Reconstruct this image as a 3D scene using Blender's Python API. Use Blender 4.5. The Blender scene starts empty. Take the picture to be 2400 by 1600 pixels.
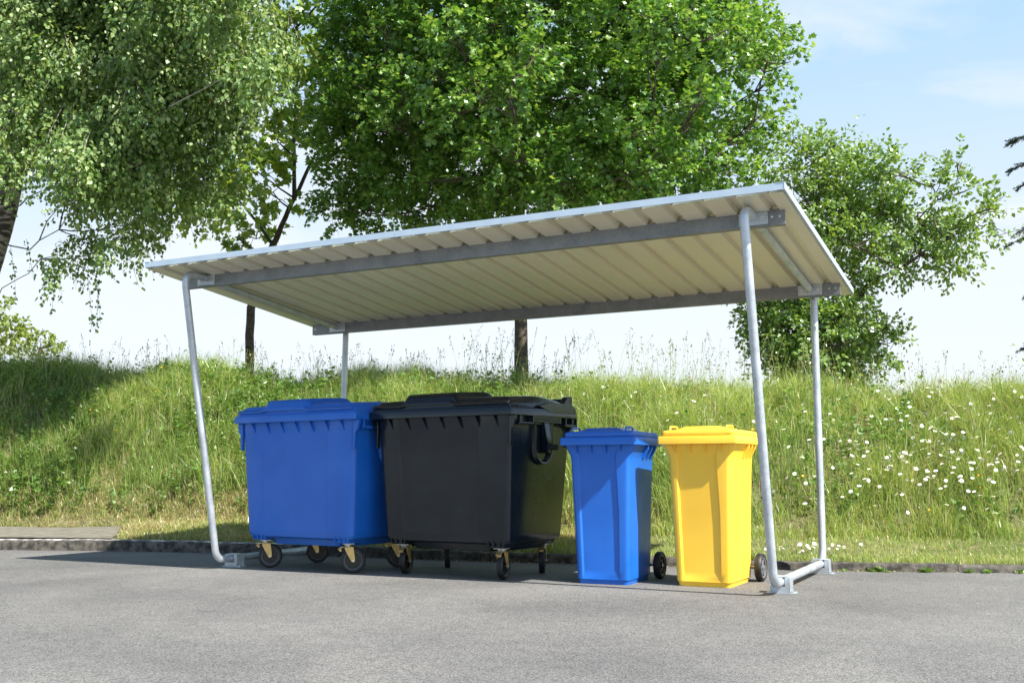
import bpy, math, random
import numpy as np
from mathutils import Vector, Matrix, noise
R = math.radians
PI = math.pi
random.seed(7)
rng = np.random.default_rng(11)
S = bpy.context.scene
COL = S.collection

# ------------------------------------------------------------------ camera
CP = Vector((6.1968, -7.0584, 0.8093)); YAW, PIT, ROL, F = -0.4635, 0.1229, -0.0048, 2439.4
fw = Vector((math.sin(YAW)*math.cos(PIT), math.cos(YAW)*math.cos(PIT), math.sin(PIT)))
r0 = Vector((math.cos(YAW), -math.sin(YAW), 0)); u0 = r0.cross(fw)
cr = r0*math.cos(ROL) + u0*math.sin(ROL); cu = -r0*math.sin(ROL) + u0*math.cos(ROL)
cd = bpy.data.cameras.new('camera'); cam = bpy.data.objects.new('camera', cd); COL.objects.link(cam)
cd.sensor_width = 36; cd.lens = F/2400*36; cd.clip_start = .05; cd.clip_end = 3000
M = Matrix((cr, cu, -fw)).transposed().to_4x4(); M.translation = CP; cam.matrix_world = M
S.camera = cam

def at(u, v, Y):
    """world point seen at photo pixel (u, v) of the 2400x1600 picture, on the plane y = Y"""
    d = fw + cr*((u-1200)/F) + cu*((800-v)/F)
    return CP + d*((Y-CP.y)/d.y)

# ------------------------------------------------------------------ light
AZ, EL = R(106), R(48)
sd = Vector((math.sin(AZ)*math.cos(EL), math.cos(AZ)*math.cos(EL), math.sin(EL)))
sl = bpy.data.lights.new('sun', 'SUN'); sl.energy = 5.0; sl.angle = R(.53); sl.color = (1, .95, .86)
so = bpy.data.objects.new('sun', sl); COL.objects.link(so)
so.rotation_euler = sd.to_track_quat('Z', 'Y').to_euler(); so.location = (10, -5, 20)
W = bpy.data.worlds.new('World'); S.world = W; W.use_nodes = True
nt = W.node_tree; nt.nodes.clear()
def N(t, **k):
    n = nt.nodes.new(t)
    for a, b in k.items(): setattr(n, a, b)
    return n
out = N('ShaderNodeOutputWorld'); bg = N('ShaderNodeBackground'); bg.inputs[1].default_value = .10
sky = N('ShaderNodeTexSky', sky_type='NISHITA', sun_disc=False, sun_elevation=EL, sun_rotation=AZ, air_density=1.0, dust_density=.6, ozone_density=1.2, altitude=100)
tc = N('ShaderNodeTexCoord'); sep = N('ShaderNodeSeparateXYZ'); nt.links.new(tc.outputs['Generated'], sep.inputs[0])
# thin high cloud: noise stretched along the horizon, thicker towards the horizon
mp = N('ShaderNodeMapping'); mp.inputs['Scale'].default_value = (1.3, 1.3, 5.5); mp.inputs['Rotation'].default_value = (0, R(-9), R(20))
nt.links.new(tc.outputs['Generated'], mp.inputs[0])
nz = N('ShaderNodeTexNoise'); nz.inputs['Scale'].default_value = 2.2; nz.inputs['Detail'].default_value = 8; nz.inputs['Roughness'].default_value = .55; nz.inputs['Distortion'].default_value = .5
nt.links.new(mp.outputs[0], nz.inputs[0])
r1 = N('ShaderNodeValToRGB'); r1.color_ramp.elements[0].position = .45; r1.color_ramp.elements[1].position = .74
nt.links.new(nz.outputs[0], r1.inputs[0])
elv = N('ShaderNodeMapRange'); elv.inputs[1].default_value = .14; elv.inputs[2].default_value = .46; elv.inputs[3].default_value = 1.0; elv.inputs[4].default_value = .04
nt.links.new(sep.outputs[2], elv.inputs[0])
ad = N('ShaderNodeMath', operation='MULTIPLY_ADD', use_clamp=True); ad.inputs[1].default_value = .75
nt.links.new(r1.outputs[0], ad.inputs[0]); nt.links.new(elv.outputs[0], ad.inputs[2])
# cloud veil masked to the view side; unseen sky made clear to lower fill
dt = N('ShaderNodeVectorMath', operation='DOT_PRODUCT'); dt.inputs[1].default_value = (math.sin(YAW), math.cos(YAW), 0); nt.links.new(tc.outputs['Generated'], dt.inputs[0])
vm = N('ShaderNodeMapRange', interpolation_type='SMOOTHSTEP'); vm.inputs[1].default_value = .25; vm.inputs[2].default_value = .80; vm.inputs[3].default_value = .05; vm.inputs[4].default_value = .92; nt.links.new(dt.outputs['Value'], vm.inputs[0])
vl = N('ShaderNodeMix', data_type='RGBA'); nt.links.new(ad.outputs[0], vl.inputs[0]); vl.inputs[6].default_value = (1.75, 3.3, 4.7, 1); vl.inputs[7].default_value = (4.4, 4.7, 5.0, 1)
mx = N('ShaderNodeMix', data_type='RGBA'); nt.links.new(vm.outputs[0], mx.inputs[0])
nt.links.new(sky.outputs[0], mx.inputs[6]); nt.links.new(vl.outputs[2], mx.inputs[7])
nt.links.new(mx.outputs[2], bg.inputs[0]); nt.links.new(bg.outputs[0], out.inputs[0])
S.view_settings.view_transform = 'Standard'; S.view_settings.look = 'None'; S.view_settings.exposure = 1.1; S.view_settings.gamma = 1
S.cycles.max_bounces = 8; S.cycles.transparent_max_bounces = 6

# ------------------------------------------------------------------ materials
def mat(name, base=(.5,.5,.5), rough=.5, metal=0, spec=.5, noise_s=None, c2=None, bump=0, bump_s=None, detail=6, lo=.35, hi=.65, coat=0, extra=None):
    m = bpy.data.materials.new(name); m.use_nodes = True; t = m.node_tree; b = t.nodes['Principled BSDF']
    b.inputs['Base Color'].default_value = (*base, 1); b.inputs['Roughness'].default_value = rough
    b.inputs['Metallic'].default_value = metal; b.inputs['Specular IOR Level'].default_value = spec; b.inputs['Coat Weight'].default_value = coat
    b.inputs['Coat Roughness'].default_value = .12
    co = t.nodes.new('ShaderNodeTexCoord')
    if c2 is not None:
        n = t.nodes.new('ShaderNodeTexNoise'); n.inputs['Scale'].default_value = noise_s; n.inputs['Detail'].default_value = detail
        t.links.new(co.outputs['Object'], n.inputs[0])
        r = t.nodes.new('ShaderNodeValToRGB'); r.color_ramp.elements[0].position = lo; r.color_ramp.elements[1].position = hi
        r.color_ramp.elements[0].color = (*base, 1); r.color_ramp.elements[1].color = (*c2, 1)
        t.links.new(n.outputs[0], r.inputs[0]); t.links.new(r.outputs[0], b.inputs['Base Color'])
    if bump:
        n = t.nodes.new('ShaderNodeTexNoise'); n.inputs['Scale'].default_value = bump_s or 100; n.inputs['Detail'].default_value = 4
        t.links.new(co.outputs['Object'], n.inputs[0])
        bp = t.nodes.new('ShaderNodeBump'); bp.inputs['Strength'].default_value = bump; bp.inputs['Distance'].default_value = .01
        t.links.new(n.outputs[0], bp.inputs['Height']); t.links.new(bp.outputs[0], b.inputs['Normal'])
    if extra: extra(t, b, co)
    return m

def plastic_extra(t, b, co):
    # light dusting and handling wear varies the gloss
    n = t.nodes.new('ShaderNodeTexNoise'); n.inputs['Scale'].default_value = 5; n.inputs['Detail'].default_value = 7
    t.links.new(co.outputs['Object'], n.inputs[0])
    r = t.nodes.new('ShaderNodeMapRange'); r.inputs[1].default_value = .3; r.inputs[2].default_value = .7
    ro = b.inputs['Roughness'].default_value; r.inputs[3].default_value = ro-.06; r.inputs[4].default_value = ro+.10
    t.links.new(n.outputs[0], r.inputs[0]); t.links.new(r.outputs[0], b.inputs['Roughness'])
def scuff_extra(t, b, co):
    plastic_extra(t, b, co)
    src = b.inputs['Base Color'].links[0].from_socket
    mp_ = t.nodes.new('ShaderNodeMapping'); mp_.inputs['Scale'].default_value = (4, 4, 22); t.links.new(co.outputs['Object'], mp_.inputs[0])
    n = t.nodes.new('ShaderNodeTexNoise'); n.inputs['Scale'].default_value = 4; n.inputs['Detail'].default_value = 9; n.inputs['Roughness'].default_value = .7; t.links.new(mp_.outputs[0], n.inputs[0])
    r_ = t.nodes.new('ShaderNodeMapRange'); r_.inputs[1].default_value = .66; r_.inputs[2].default_value = .76; r_.inputs[4].default_value = .30; t.links.new(n.outputs[0], r_.inputs[0])
    n2 = t.nodes.new('ShaderNodeTexNoise'); n2.inputs['Scale'].default_value = 1.6; n2.inputs['Detail'].default_value = 6; t.links.new(co.outputs['Object'], n2.inputs[0])
    r2 = t.nodes.new('ShaderNodeMapRange'); r2.inputs[1].default_value = .35; r2.inputs[2].default_value = .75; r2.inputs[4].default_value = .03; t.links.new(n2.outputs[0], r2.inputs[0])
    a = t.nodes.new('ShaderNodeMath'); a.operation = 'ADD'; t.links.new(r_.outputs[0], a.inputs[0]); t.links.new(r2.outputs[0], a.inputs[1])
    m = t.nodes.new('ShaderNodeMix'); m.data_type = 'RGBA'; t.links.new(a.outputs[0], m.inputs[0]); t.links.new(src, m.inputs[6]); m.inputs[7].default_value = (.35,.36,.36,1); t.links.new(m.outputs[2], b.inputs['Base Color'])
BLUE = mat('blue_plastic', (.006,.112,.50), .36, c2=(.009,.130,.56), noise_s=3, bump=.05, bump_s=350, extra=scuff_extra)
BLACK = mat('anthracite_plastic', (.004,.009,.015), .22, spec=.4, c2=(.007,.012,.018), noise_s=3, bump=.008, bump_s=120, coat=.15, extra=plastic_extra)
YELLOW = mat('yellow_plastic', (.92,.54,.04), .38, c2=(.94,.58,.05), noise_s=3, bump=.05, bump_s=350, extra=scuff_extra)
RUBBER = mat('black_rubber', (.009,.009,.010), .55, c2=(.016,.016,.016), noise_s=30, bump=.1)
RIMM = mat('dark_grey_rim', (.008,.0085,.009), .4)
RINGM = mat('rim_ring', (.07,.075,.08), .3)
HUBG = mat('grey_rim', (.16,.16,.17), .4)
ZINC = mat('yellow_zinc', (.62,.45,.18), .34, metal=.75, c2=(.50,.36,.16), noise_s=25)
STEEL = mat('bright_steel', (.6,.62,.64), .35, metal=.9)
def galv_extra(t, b, co):
    v = t.nodes.new('ShaderNodeTexVoronoi'); v.inputs['Scale'].default_value = 70
    t.links.new(co.outputs['Object'], v.inputs[0])
    n = t.nodes.new('ShaderNodeTexNoise'); n.inputs['Scale'].default_value = 7; n.inputs['Detail'].default_value = 8
    t.links.new(co.outputs['Object'], n.inputs[0])
    m = t.nodes.new('ShaderNodeMath'); m.operation = 'MULTIPLY_ADD'; m.inputs[1].default_value = .22
    t.links.new(v.outputs['Color'], m.inputs[0]); t.links.new(n.outputs[0], m.inputs[2])
    r = t.nodes.new('ShaderNodeValToRGB'); r.color_ramp.elements[0].position = .35; r.color_ramp.elements[1].position = .85
    c = b.inputs['Base Color'].default_value[:3]
    r.color_ramp.elements[0].color = (c[0]*.72, c[1]*.74, c[2]*.76, 1); r.color_ramp.elements[1].color = (min(1,c[0]*1.2), min(1,c[1]*1.2), min(1,c[2]*1.2), 1)
    t.links.new(m.outputs[0], r.inputs[0]); t.links.new(r.outputs[0], b.inputs['Base Color'])
    q = t.nodes.new('ShaderNodeMapRange'); ro = b.inputs['Roughness'].default_value
    q.inputs[3].default_value = ro-.1; q.inputs[4].default_value = ro+.18
    t.links.new(n.outputs[0], q.inputs[0]); t.links.new(q.outputs[0], b.inputs['Roughness'])
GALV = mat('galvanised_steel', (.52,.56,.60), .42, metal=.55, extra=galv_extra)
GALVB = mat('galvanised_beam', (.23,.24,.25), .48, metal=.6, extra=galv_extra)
TRIM = mat('trim_sheet', (.50,.60,.68), .40, metal=.35, c2=(.56,.65,.72), noise_s=8)
def cream_extra(t, b, co):
    n = t.nodes.new('ShaderNodeTexNoise'); n.inputs['Scale'].default_value = 2.2; n.inputs['Detail'].default_value = 5
    mpn = t.nodes.new('ShaderNodeMapping'); mpn.inputs['Scale'].default_value = (1, .35, 1)
    t.links.new(co.outputs['Object'], mpn.inputs[0]); t.links.new(mpn.outputs[0], n.inputs[0])
    r = t.nodes.new('ShaderNodeValToRGB'); r.color_ramp.elements[0].position = .3; r.color_ramp.elements[1].position = .7
    r.color_ramp.elements[0].color = (.60,.585,.46,1); r.color_ramp.elements[1].color = (.68,.665,.53,1)
    t.links.new(n.outputs[0], r.inputs[0]); t.links.new(r.outputs[0], b.inputs['Base Color'])
SHEET = mat('roof_sheet_coating', (.7,.66,.52), .33, extra=cream_extra)

def asphalt_extra(t, b, co):
    def noi(s, d=3):
        n = t.nodes.new('ShaderNodeTexNoise'); n.inputs['Scale'].default_value = s; n.inputs['Detail'].default_value = d
        t.links.new(co.outputs['Object'], n.inputs[0]); return n
    big = noi(.5, 5); mid = noi(9, 6); fine = noi(70, 5)
    v = t.nodes.new('ShaderNodeTexVoronoi'); v.inputs['Scale'].default_value = 170; t.links.new(co.outputs['Object'], v.inputs[0])
    r = t.nodes.new('ShaderNodeValToRGB'); r.color_ramp.elements[0].position = .36; r.color_ramp.elements[1].position = .72
    r.color_ramp.elements[0].color = (.068,.068,.068,1); r.color_ramp.elements[1].color = (.225,.221,.215,1)
    a = t.nodes.new('ShaderNodeMath'); a.operation = 'MULTIPLY_ADD'; a.inputs[1].default_value = .36; t.links.new(fine.outputs[0], a.inputs[0])
    s2 = t.nodes.new('ShaderNodeSeparateColor'); t.links.new(v.outputs['Color'], s2.inputs[0])
    a2 = t.nodes.new('ShaderNodeMath'); a2.operation = 'MULTIPLY'; a2.inputs[1].default_value = .34; t.links.new(s2.outputs[0], a2.inputs[0])
    t.links.new(a2.outputs[0], a.inputs[2])
    b2 = t.nodes.new('ShaderNodeMath'); b2.operation = 'MULTIPLY_ADD'; b2.inputs[1].default_value = .22; t.links.new(big.outputs[0], b2.inputs[0]); t.links.new(a.outputs[0], b2.inputs[2])
    b3 = t.nodes.new('ShaderNodeMath'); b3.operation = 'MULTIPLY_ADD'; b3.inputs[1].default_value = .16; t.links.new(mid.outputs[0], b3.inputs[0]); t.links.new(b2.outputs[0], b3.inputs[2])
    t.links.new(b3.outputs[0], r.inputs[0]); t.links.new(r.outputs[0], b.inputs['Base Color'])
    st = noi(.9, 8); sr = t.nodes.new('ShaderNodeValToRGB'); sr.color_ramp.elements[0].position = .30; sr.color_ramp.elements[0].color = (.80,.80,.80,1); sr.color_ramp.elements[1].position = .62; sr.color_ramp.elements[1].color = (1.10,1.09,1.06,1)
    t.links.new(st.outputs[0], sr.inputs[0]); mm = t.nodes.new('ShaderNodeMix'); mm.data_type = 'RGBA'; mm.blend_type = 'MULTIPLY'; mm.inputs[0].default_value = 1
    t.links.new(r.outputs[0], mm.inputs[6]); t.links.new(sr.outputs[0], mm.inputs[7]); t.links.new(mm.outputs[2], b.inputs['Base Color'])
    bp = t.nodes.new('ShaderNodeBump'); bp.inputs['Strength'].default_value = .55; bp.inputs['Distance'].default_value = .004
    t.links.new(v.outputs['Distance'], bp.inputs['Height']); t.links.new(bp.outputs[0], b.inputs['Normal'])
ASPH = mat('asphalt', (.2,.2,.2), .82, spec=.35, extra=asphalt_extra)
KERB = mat('kerb_stone', (.028,.026,.022), .9, c2=(.15,.135,.11), noise_s=16, detail=9, bump=.6, bump_s=60, lo=.38, hi=.72)
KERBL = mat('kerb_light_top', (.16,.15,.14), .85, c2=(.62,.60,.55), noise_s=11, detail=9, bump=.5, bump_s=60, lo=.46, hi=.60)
SLAB = mat('path_slab', (.12,.11,.085), .9, c2=(.21,.19,.15), noise_s=9, detail=9, bump=.4, bump_s=60)
SOIL = mat('bank_soil', (.07,.065,.028), .95, c2=(.20,.18,.09), noise_s=7, detail=9, bump=.6, bump_s=12)
FIELD = mat('field_grass', (.07,.11,.025), .9, c2=(.11,.15,.04), noise_s=.4, detail=9)
PETAL = mat('white_petal', (.85,.85,.82), .6)
YOLK = mat('yellow_floret', (.75,.42,.02), .6)
STEM = mat('flower_stem', (.10,.18,.035), .6)

def bark(name, a, b_, s=16, bump=.8, band=None):
    def ex(t, b, co):
        if band:
            mpn = t.nodes.new('ShaderNodeMapping'); mpn.inputs['Scale'].default_value = (1.5, 1.5, 7)
            n = t.nodes.new('ShaderNodeTexNoise'); n.inputs['Scale'].default_value = 3; n.inputs['Detail'].default_value = 6
            t.links.new(co.outputs['Object'], mpn.inputs[0]); t.links.new(mpn.outputs[0], n.inputs[0])
            r = t.nodes.new('ShaderNodeValToRGB'); r.color_ramp.elements[0].position = .46; r.color_ramp.elements[1].position = .56
            r.color_ramp.elements[0].color = (*a, 1); r.color_ramp.elements[1].color = (*b_, 1)
            t.links.new(n.outputs[0], r.inputs[0]); t.links.new(r.outputs[0], b.inputs['Base Color'])
    return mat(name, a, .85, c2=b_, noise_s=s, detail=9, bump=bump, bump_s=45, extra=ex)
BARK = bark('brown_bark', (.045,.034,.024), (.11,.085,.06))
BIRCHB = bark('birch_bark', (.05,.04,.03), (.34,.30,.25), band=True)

def leaf_mat(name, c1, c2, c3, trans=.42, gloss=.12, rough=.35, hue_noise=True):
    m = bpy.data.materials.new(name); m.use_nodes = True; t = m.node_tree; t.nodes.clear()
    o = t.nodes.new('ShaderNodeOutputMaterial'); g = t.nodes.new('ShaderNodeNewGeometry')
    r = t.nodes.new('ShaderNodeValToRGB'); e = r.color_ramp.elements
    e[0].position = 0; e[0].color = (*c1, 1); e[1].position = 1; e[1].color = (*c3, 1)
    k = e.new(.5); k.color = (*c2, 1)
    t.links.new(g.outputs['Random Per Island'], r.inputs[0])
    df = t.nodes.new('ShaderNodeBsdfDiffuse'); tl = t.nodes.new('ShaderNodeBsdfTranslucent'); gl = t.nodes.new('ShaderNodeBsdfGlossy')
    gl.inputs['Roughness'].default_value = rough; gl.inputs['Color'].default_value = (.9,.95,.9,1)
    tcn = t.nodes.new('ShaderNodeMix'); tcn.data_type = 'RGBA'; tcn.blend_type = 'MULTIPLY'; tcn.inputs[0].default_value = 1; tcn.inputs[7].default_value = (1.65,1.5,.75,1)
    t.links.new(r.outputs[0], df.inputs[0]); t.links.new(r.outputs[0], tcn.inputs[6]); t.links.new(tcn.outputs[2], tl.inputs[0])
    m1 = t.nodes.new('ShaderNodeMixShader'); m1.inputs[0].default_value = trans; t.links.new(df.outputs[0], m1.inputs[1]); t.links.new(tl.outputs[0], m1.inputs[2])
    m2 = t.nodes.new('ShaderNodeMixShader'); m2.inputs[0].default_value = gloss; t.links.new(m1.outputs[0], m2.inputs[1]); t.links.new(gl.outputs[0], m2.inputs[2])
    t.links.new(m2.outputs[0], o.inputs[0])
    return m
L_BIRCH = leaf_mat('birch_leaf', (.075,.16,.035), (.16,.27,.065), (.34,.43,.17), gloss=.05, rough=.45)
L_MAPLE = leaf_mat('field_maple_leaf', (.055,.15,.024), (.12,.26,.042), (.26,.39,.095), gloss=.05)
L_SYC = leaf_mat('dark_maple_leaf', (.10,.20,.025), (.20,.32,.045), (.34,.43,.08), gloss=.06)
L_SHRUB = leaf_mat('shrub_leaf', (.085,.175,.035), (.155,.27,.055), (.27,.38,.10), gloss=.08)
L_FAR = leaf_mat('far_tree_leaf', (.13,.19,.035), (.19,.26,.05), (.26,.33,.07), gloss=.04)
L_CON = leaf_mat('conifer_needles', (.02,.05,.035), (.03,.07,.05), (.05,.09,.06), trans=.1)
G_BLADE = leaf_mat('grass_blade', (.17,.26,.055), (.29,.41,.10), (.48,.53,.21), trans=.45, gloss=.05)
G_DEEP = leaf_mat('deep_green_grass', (.12,.21,.045), (.20,.32,.07), (.32,.42,.12), trans=.4, gloss=.05)
G_DRY = leaf_mat('dry_grass', (.26,.22,.09), (.38,.32,.15), (.52,.45,.26), trans=.3, gloss=.05)
G_HERB = leaf_mat('herb_leaf', (.08,.17,.04), (.14,.26,.06), (.22,.33,.09), trans=.4, gloss=.04)
G_SEED = leaf_mat('seed_head', (.20,.17,.08), (.28,.24,.12), (.16,.22,.06), trans=.3, gloss=.03)

# ------------------------------------------------------------------ mesh helpers
class MB:
    def __init__(s): s.v = []; s.f = []; s.m = []
    def add(s, vs, fs, mi=0):
        o = len(s.v); s.v += [tuple(p) for p in vs]; s.f += [tuple(i+o for i in f) for f in fs]; s.m += [mi]*len(fs); return s
    def box(s, x0, x1, y0, y1, z0, z1, mi=0):
        return s.add([(x0,y0,z0),(x1,y0,z0),(x1,y1,z0),(x0,y1,z0),(x0,y0,z1),(x1,y0,z1),(x1,y1,z1),(x0,y1,z1)],
                     [(0,3,2,1),(4,5,6,7),(0,1,5,4),(1,2,6,5),(2,3,7,6),(3,0,4,7)], mi)
    def loft(s, rings, cap0=True, cap1=True, mi=0):
        n = len(rings[0]); vs = [p for r in rings for p in r]; fs = []
        for k in range(len(rings)-1):
            for i in range(n):
                j = (i+1) % n; fs.append((k*n+i, k*n+j, (k+1)*n+j, (k+1)*n+i))
        if cap0: fs.append(tuple(reversed(range(n))))
        if cap1: fs.append(tuple((len(rings)-1)*n+i for i in range(n)))
        return s.add(vs, fs, mi)
    def tube(s, pts, rad, n=12, cap=True, mi=0):
        pts = [Vector(p) for p in pts]; rads = rad if isinstance(rad, (list, tuple)) else [rad]*len(pts)
        rings = []; up = None
        for i, p in enumerate(pts):
            d = (pts[min(i+1, len(pts)-1)] - pts[max(i-1, 0)]).normalized()
            if up is None:
                up = Vector((0,0,1)) if abs(d.z) < .9 else Vector((1,0,0))
            a = (up - d*up.dot(d)); 
            if a.length < 1e-6: a = d.orthogonal()
            a.normalize(); up = a; b = d.cross(a)
            rings.append([p + (a*math.cos(t*2*PI/n) + b*math.sin(t*2*PI/n))*rads[i] for t in range(n)])
        return s.loft(rings, cap, cap, mi)
    def lathe(s, prof, n=32, axis='x', c=(0,0,0), mi=0):
        """prof: (radius, offset along axis); closed ring profile"""
        vs = []; m = len(prof)
        for t in range(n):
            a = 2*PI*t/n
            for r, h in prof:
                q = (h, r*math.cos(a), r*math.sin(a)) if axis == 'x' else ((r*math.cos(a), h, r*math.sin(a)) if axis == 'y' else (r*math.cos(a), r*math.sin(a), h))
                vs.append((q[0]+c[0], q[1]+c[1], q[2]+c[2]))
        fs = []
        for t in range(n):
            u = (t+1) % n
            for k in range(m):
                l = (k+1) % m; fs.append((t*m+k, u*m+k, u*m+l, t*m+l))
        return s.add(vs, fs, mi)
    def prism(s, poly, d0, d1, plane='xz', mi=0):
        """poly in a plane extruded along the third axis"""
        def q(a, b, d): return {'xz': (a, d, b), 'yz': (d, a, b), 'xy': (a, b, d)}[plane]
        return s.loft([[q(a, b, d0) for a, b in poly], [q(a, b, d1) for a, b in poly]], mi=mi)
    def build(s, name, m, parent=None, smooth=35, bevel=0, seg=2):
        me = bpy.data.meshes.new(name); me.from_pydata(s.v, [], s.f); me.update()
        for x in (m if isinstance(m, (list, tuple)) else [m]): me.materials.append(x)
        if isinstance(m, (list, tuple)): me.polygons.foreach_set('material_index', s.m)
        import bmesh
        b = bmesh.new(); b.from_mesh(me); bmesh.ops.recalc_face_normals(b, faces=b.faces); b.to_mesh(me); b.free()
        if smooth:
            me.shade_smooth(); me.set_sharp_from_angle(angle=R(smooth))
        else: me.shade_flat()
        o = bpy.data.objects.new(name, me); COL.objects.link(o)
        if parent: o.parent = parent
        if bevel:
            bv = o.modifiers.new('bevel', 'BEVEL'); bv.width = bevel; bv.segments = seg; bv.limit_method = 'ANGLE'; bv.angle_limit = R(32); bv.use_clamp_overlap = True
            bv.harden_normals = False
        return o
def raw(name, V, Fs, n, m, parent=None, smooth=False, mi=None):
    """numpy vertices (k,3) and faces (j,n) into one mesh object"""
    me = bpy.data.meshes.new(name); V = np.asarray(V, dtype=np.float32); Fs = np.asarray(Fs, dtype=np.int32)
    me.vertices.add(len(V)); me.vertices.foreach_set('co', V.ravel())
    me.loops.add(Fs.size); me.loops.foreach_set('vertex_index', Fs.ravel())
    me.polygons.add(len(Fs)); me.polygons.foreach_set('loop_start', np.arange(0, Fs.size, n, dtype=np.int32))
    for x in (m if isinstance(m, (list, tuple)) else [m]): me.materials.append(x)
    if mi is not None: me.polygons.foreach_set('material_index', np.asarray(mi, dtype=np.int32))
    me.update(calc_edges=True); me.validate()
    if smooth: me.shade_smooth()
    else: me.shade_flat()
    o = bpy.data.objects.new(name, me); COL.objects.link(o)
    if parent: o.parent = parent
    return o
def thing(name, label, cat, loc=(0,0,0), rz=0, group=None):
    o = bpy.data.objects.new(name, None); COL.objects.link(o); o.location = loc; o.rotation_euler = (0,0,rz); o.empty_display_size = .2
    return tag(o, label, cat, group)
def tag(o, label, cat, group=None, kind=None):
    o['label'] = label; o['category'] = cat
    if group: o['group'] = group
    if kind: o['kind'] = kind
    return o
def struct(o, label, cat):
    return tag(o, label, cat, kind='structure')
def copy_tree(o, parent=None):
    c = o.copy(); COL.objects.link(c); c.parent = parent
    for ch in list(o.children): copy_tree(ch, c)
    return c
def rounded(pts, rad, n=6):
    """round the corners of a polyline"""
    pts = [Vector(p) for p in pts]; out_ = [pts[0]]
    for i in range(1, len(pts)-1):
        p = pts[i]; a = (pts[i-1]-p); b = (pts[i+1]-p); ang = a.angle(b); d = min(rad/math.tan(ang/2), a.length*.48, b.length*.48)
        a.normalize(); b.normalize(); s, e = p+a*d, p+b*d
        for k in range(n+1):
            t = k/n; out_.append(s*(1-t)**2 + p*2*t*(1-t) + e*t*t)
    out_.append(pts[-1]); return out_
def rrect(x0, x1, y0, y1, r, z, n=4, r_back=None):
    out_ = []
    for cx, cy, a0 in ((x1-r, y1-r, 0), (x0+r, y1-r, 90), (x0+r, y0+r, 180), (x1-r, y0+r, 270)):
        for k in range(n+1):
            a = R(a0 + 90*k/n); out_.append((cx+r*math.cos(a), cy+r*math.sin(a), z))
    return out_

# ------------------------------------------------------------------ ground
KX = [-30, -8, -3.64, -2.4, -1.2, -.3, 1.35, 2.76, 4.7, 6.06, 9, 30]
KY = [-6.0, -.75, .50, .88, 1.10, 1.20, 1.29, 1.43, 1.66, 2.05, 3.1, 11]
def kerb_y(x): return float(np.interp(x, KX, KY))
def kerb_ys(x):
    return sum(kerb_y(x+d) for d in (-.4,-.2,0,.2,.4))/5
# crest rows of the bank measured in the photo
CREST = [(-200,815),(0,828),(350,842),(560,846),(800,862),(1200,872),(1500,884),(1800,896),(2100,903),(2400,905),(2600,905)]
CD = 4.7           # crest lies this far behind the kerb
_cx, _ch = [], []
for u, v in CREST:
    Y = 6.
    for _ in range(20):
        p = at(u, v+58, Y); Y = kerb_ys(p.x)+CD
    _cx.append(p.x); _ch.append(p.z)
def crest_h(x): return float(np.interp(x, _cx, _ch))
def smooth01(t): t = min(1, max(0, t)); return t*t*(3-2*t)
def kerb_h(x): return float(np.interp(x, [-4, 0, 3, 7], [.115, .10, .07, .06]))
def bank_z(x, y):
    d = y - kerb_ys(x); k = kerb_h(x); H = crest_h(x)
    foot = float(np.interp(x, [-4,-1,3,6,9], [2.2, 1.55, 1.5, 1.75, 1.9]))
    flat = smooth01((x+5)/3.2)
    if d < foot: z = k + .10*smooth01((d-.3)/(foot-.3))*max(0, min(1, d))*flat
    else:
        t = (d-foot)/(CD-foot)
        if t < 1: z = k+.10*flat + (H-k-.10*flat)*(1-(1-min(1,t))**1.55)
        else: z = H - .10*(min(d-CD, 12)) - .004*max(0, d-CD-12)
    n = noise.noise(Vector((x*.9, y*.9, 3)))*.10 + noise.noise(Vector((x*2.6, y*2.6, 9)))*.045
    w = smooth01((d-foot+.3)/.9)
    if d > CD-.6: w *= .55
    return max(z + n*w, -.05)

xs = sorted(set([-600,-300,-150,-80,-50,-30,-20] + [round(-13.9+.14*i, 3) for i in range(185)] + [14,17,22,30,50,80,150,300,600]))
ds = [-.004,.0,.04,.12] + [.25+.15*i for i in range(42)] + [7,8,9.5,12,15,20,30,50,90,160,300,600,1200]
def kys(x):
    if x < -30: return -6.0
    if x > 30: return 11.
    return kerb_ys(x)
V = []; 
for x in xs:
    for d in ds:
        y = kys(x)+d+.10
        V.append((x, y, -.06 if d < 0 else (bank_z(x, y) if d < 60 else max(.3, bank_z(x, kys(x)+60)) - .0 ) if d > .13 else kerb_h(x)-.012))
nd = len(ds); Fq = [(i*nd+j, (i+1)*nd+j, (i+1)*nd+j+1, i*nd+j+1) for i in range(len(xs)-1) for j in range(nd-1)]
bank = raw('grass_bank', V, Fq, 4, SOIL, smooth=True); struct(bank, 'earth of the grassy bank rising behind the kerb', 'bank')
# road: sheet reaching the horizon
V = [(-600,-900,0),(-600,kys(-600)+.05,0)]
V = []; 
for x in xs: V += [(x, -900, 0), (x, -30, 0), (x, -8, 0), (x, kys(x)+.10, 0)]
Fq = [(i*4+j, (i+1)*4+j, (i+1)*4+j+1, i*4+j+1) for i in range(len(xs)-1) for j in range(3)]
road = raw('road', V, Fq, 4, ASPH); struct(road, 'worn grey asphalt yard in front of the kerb', 'road')
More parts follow.
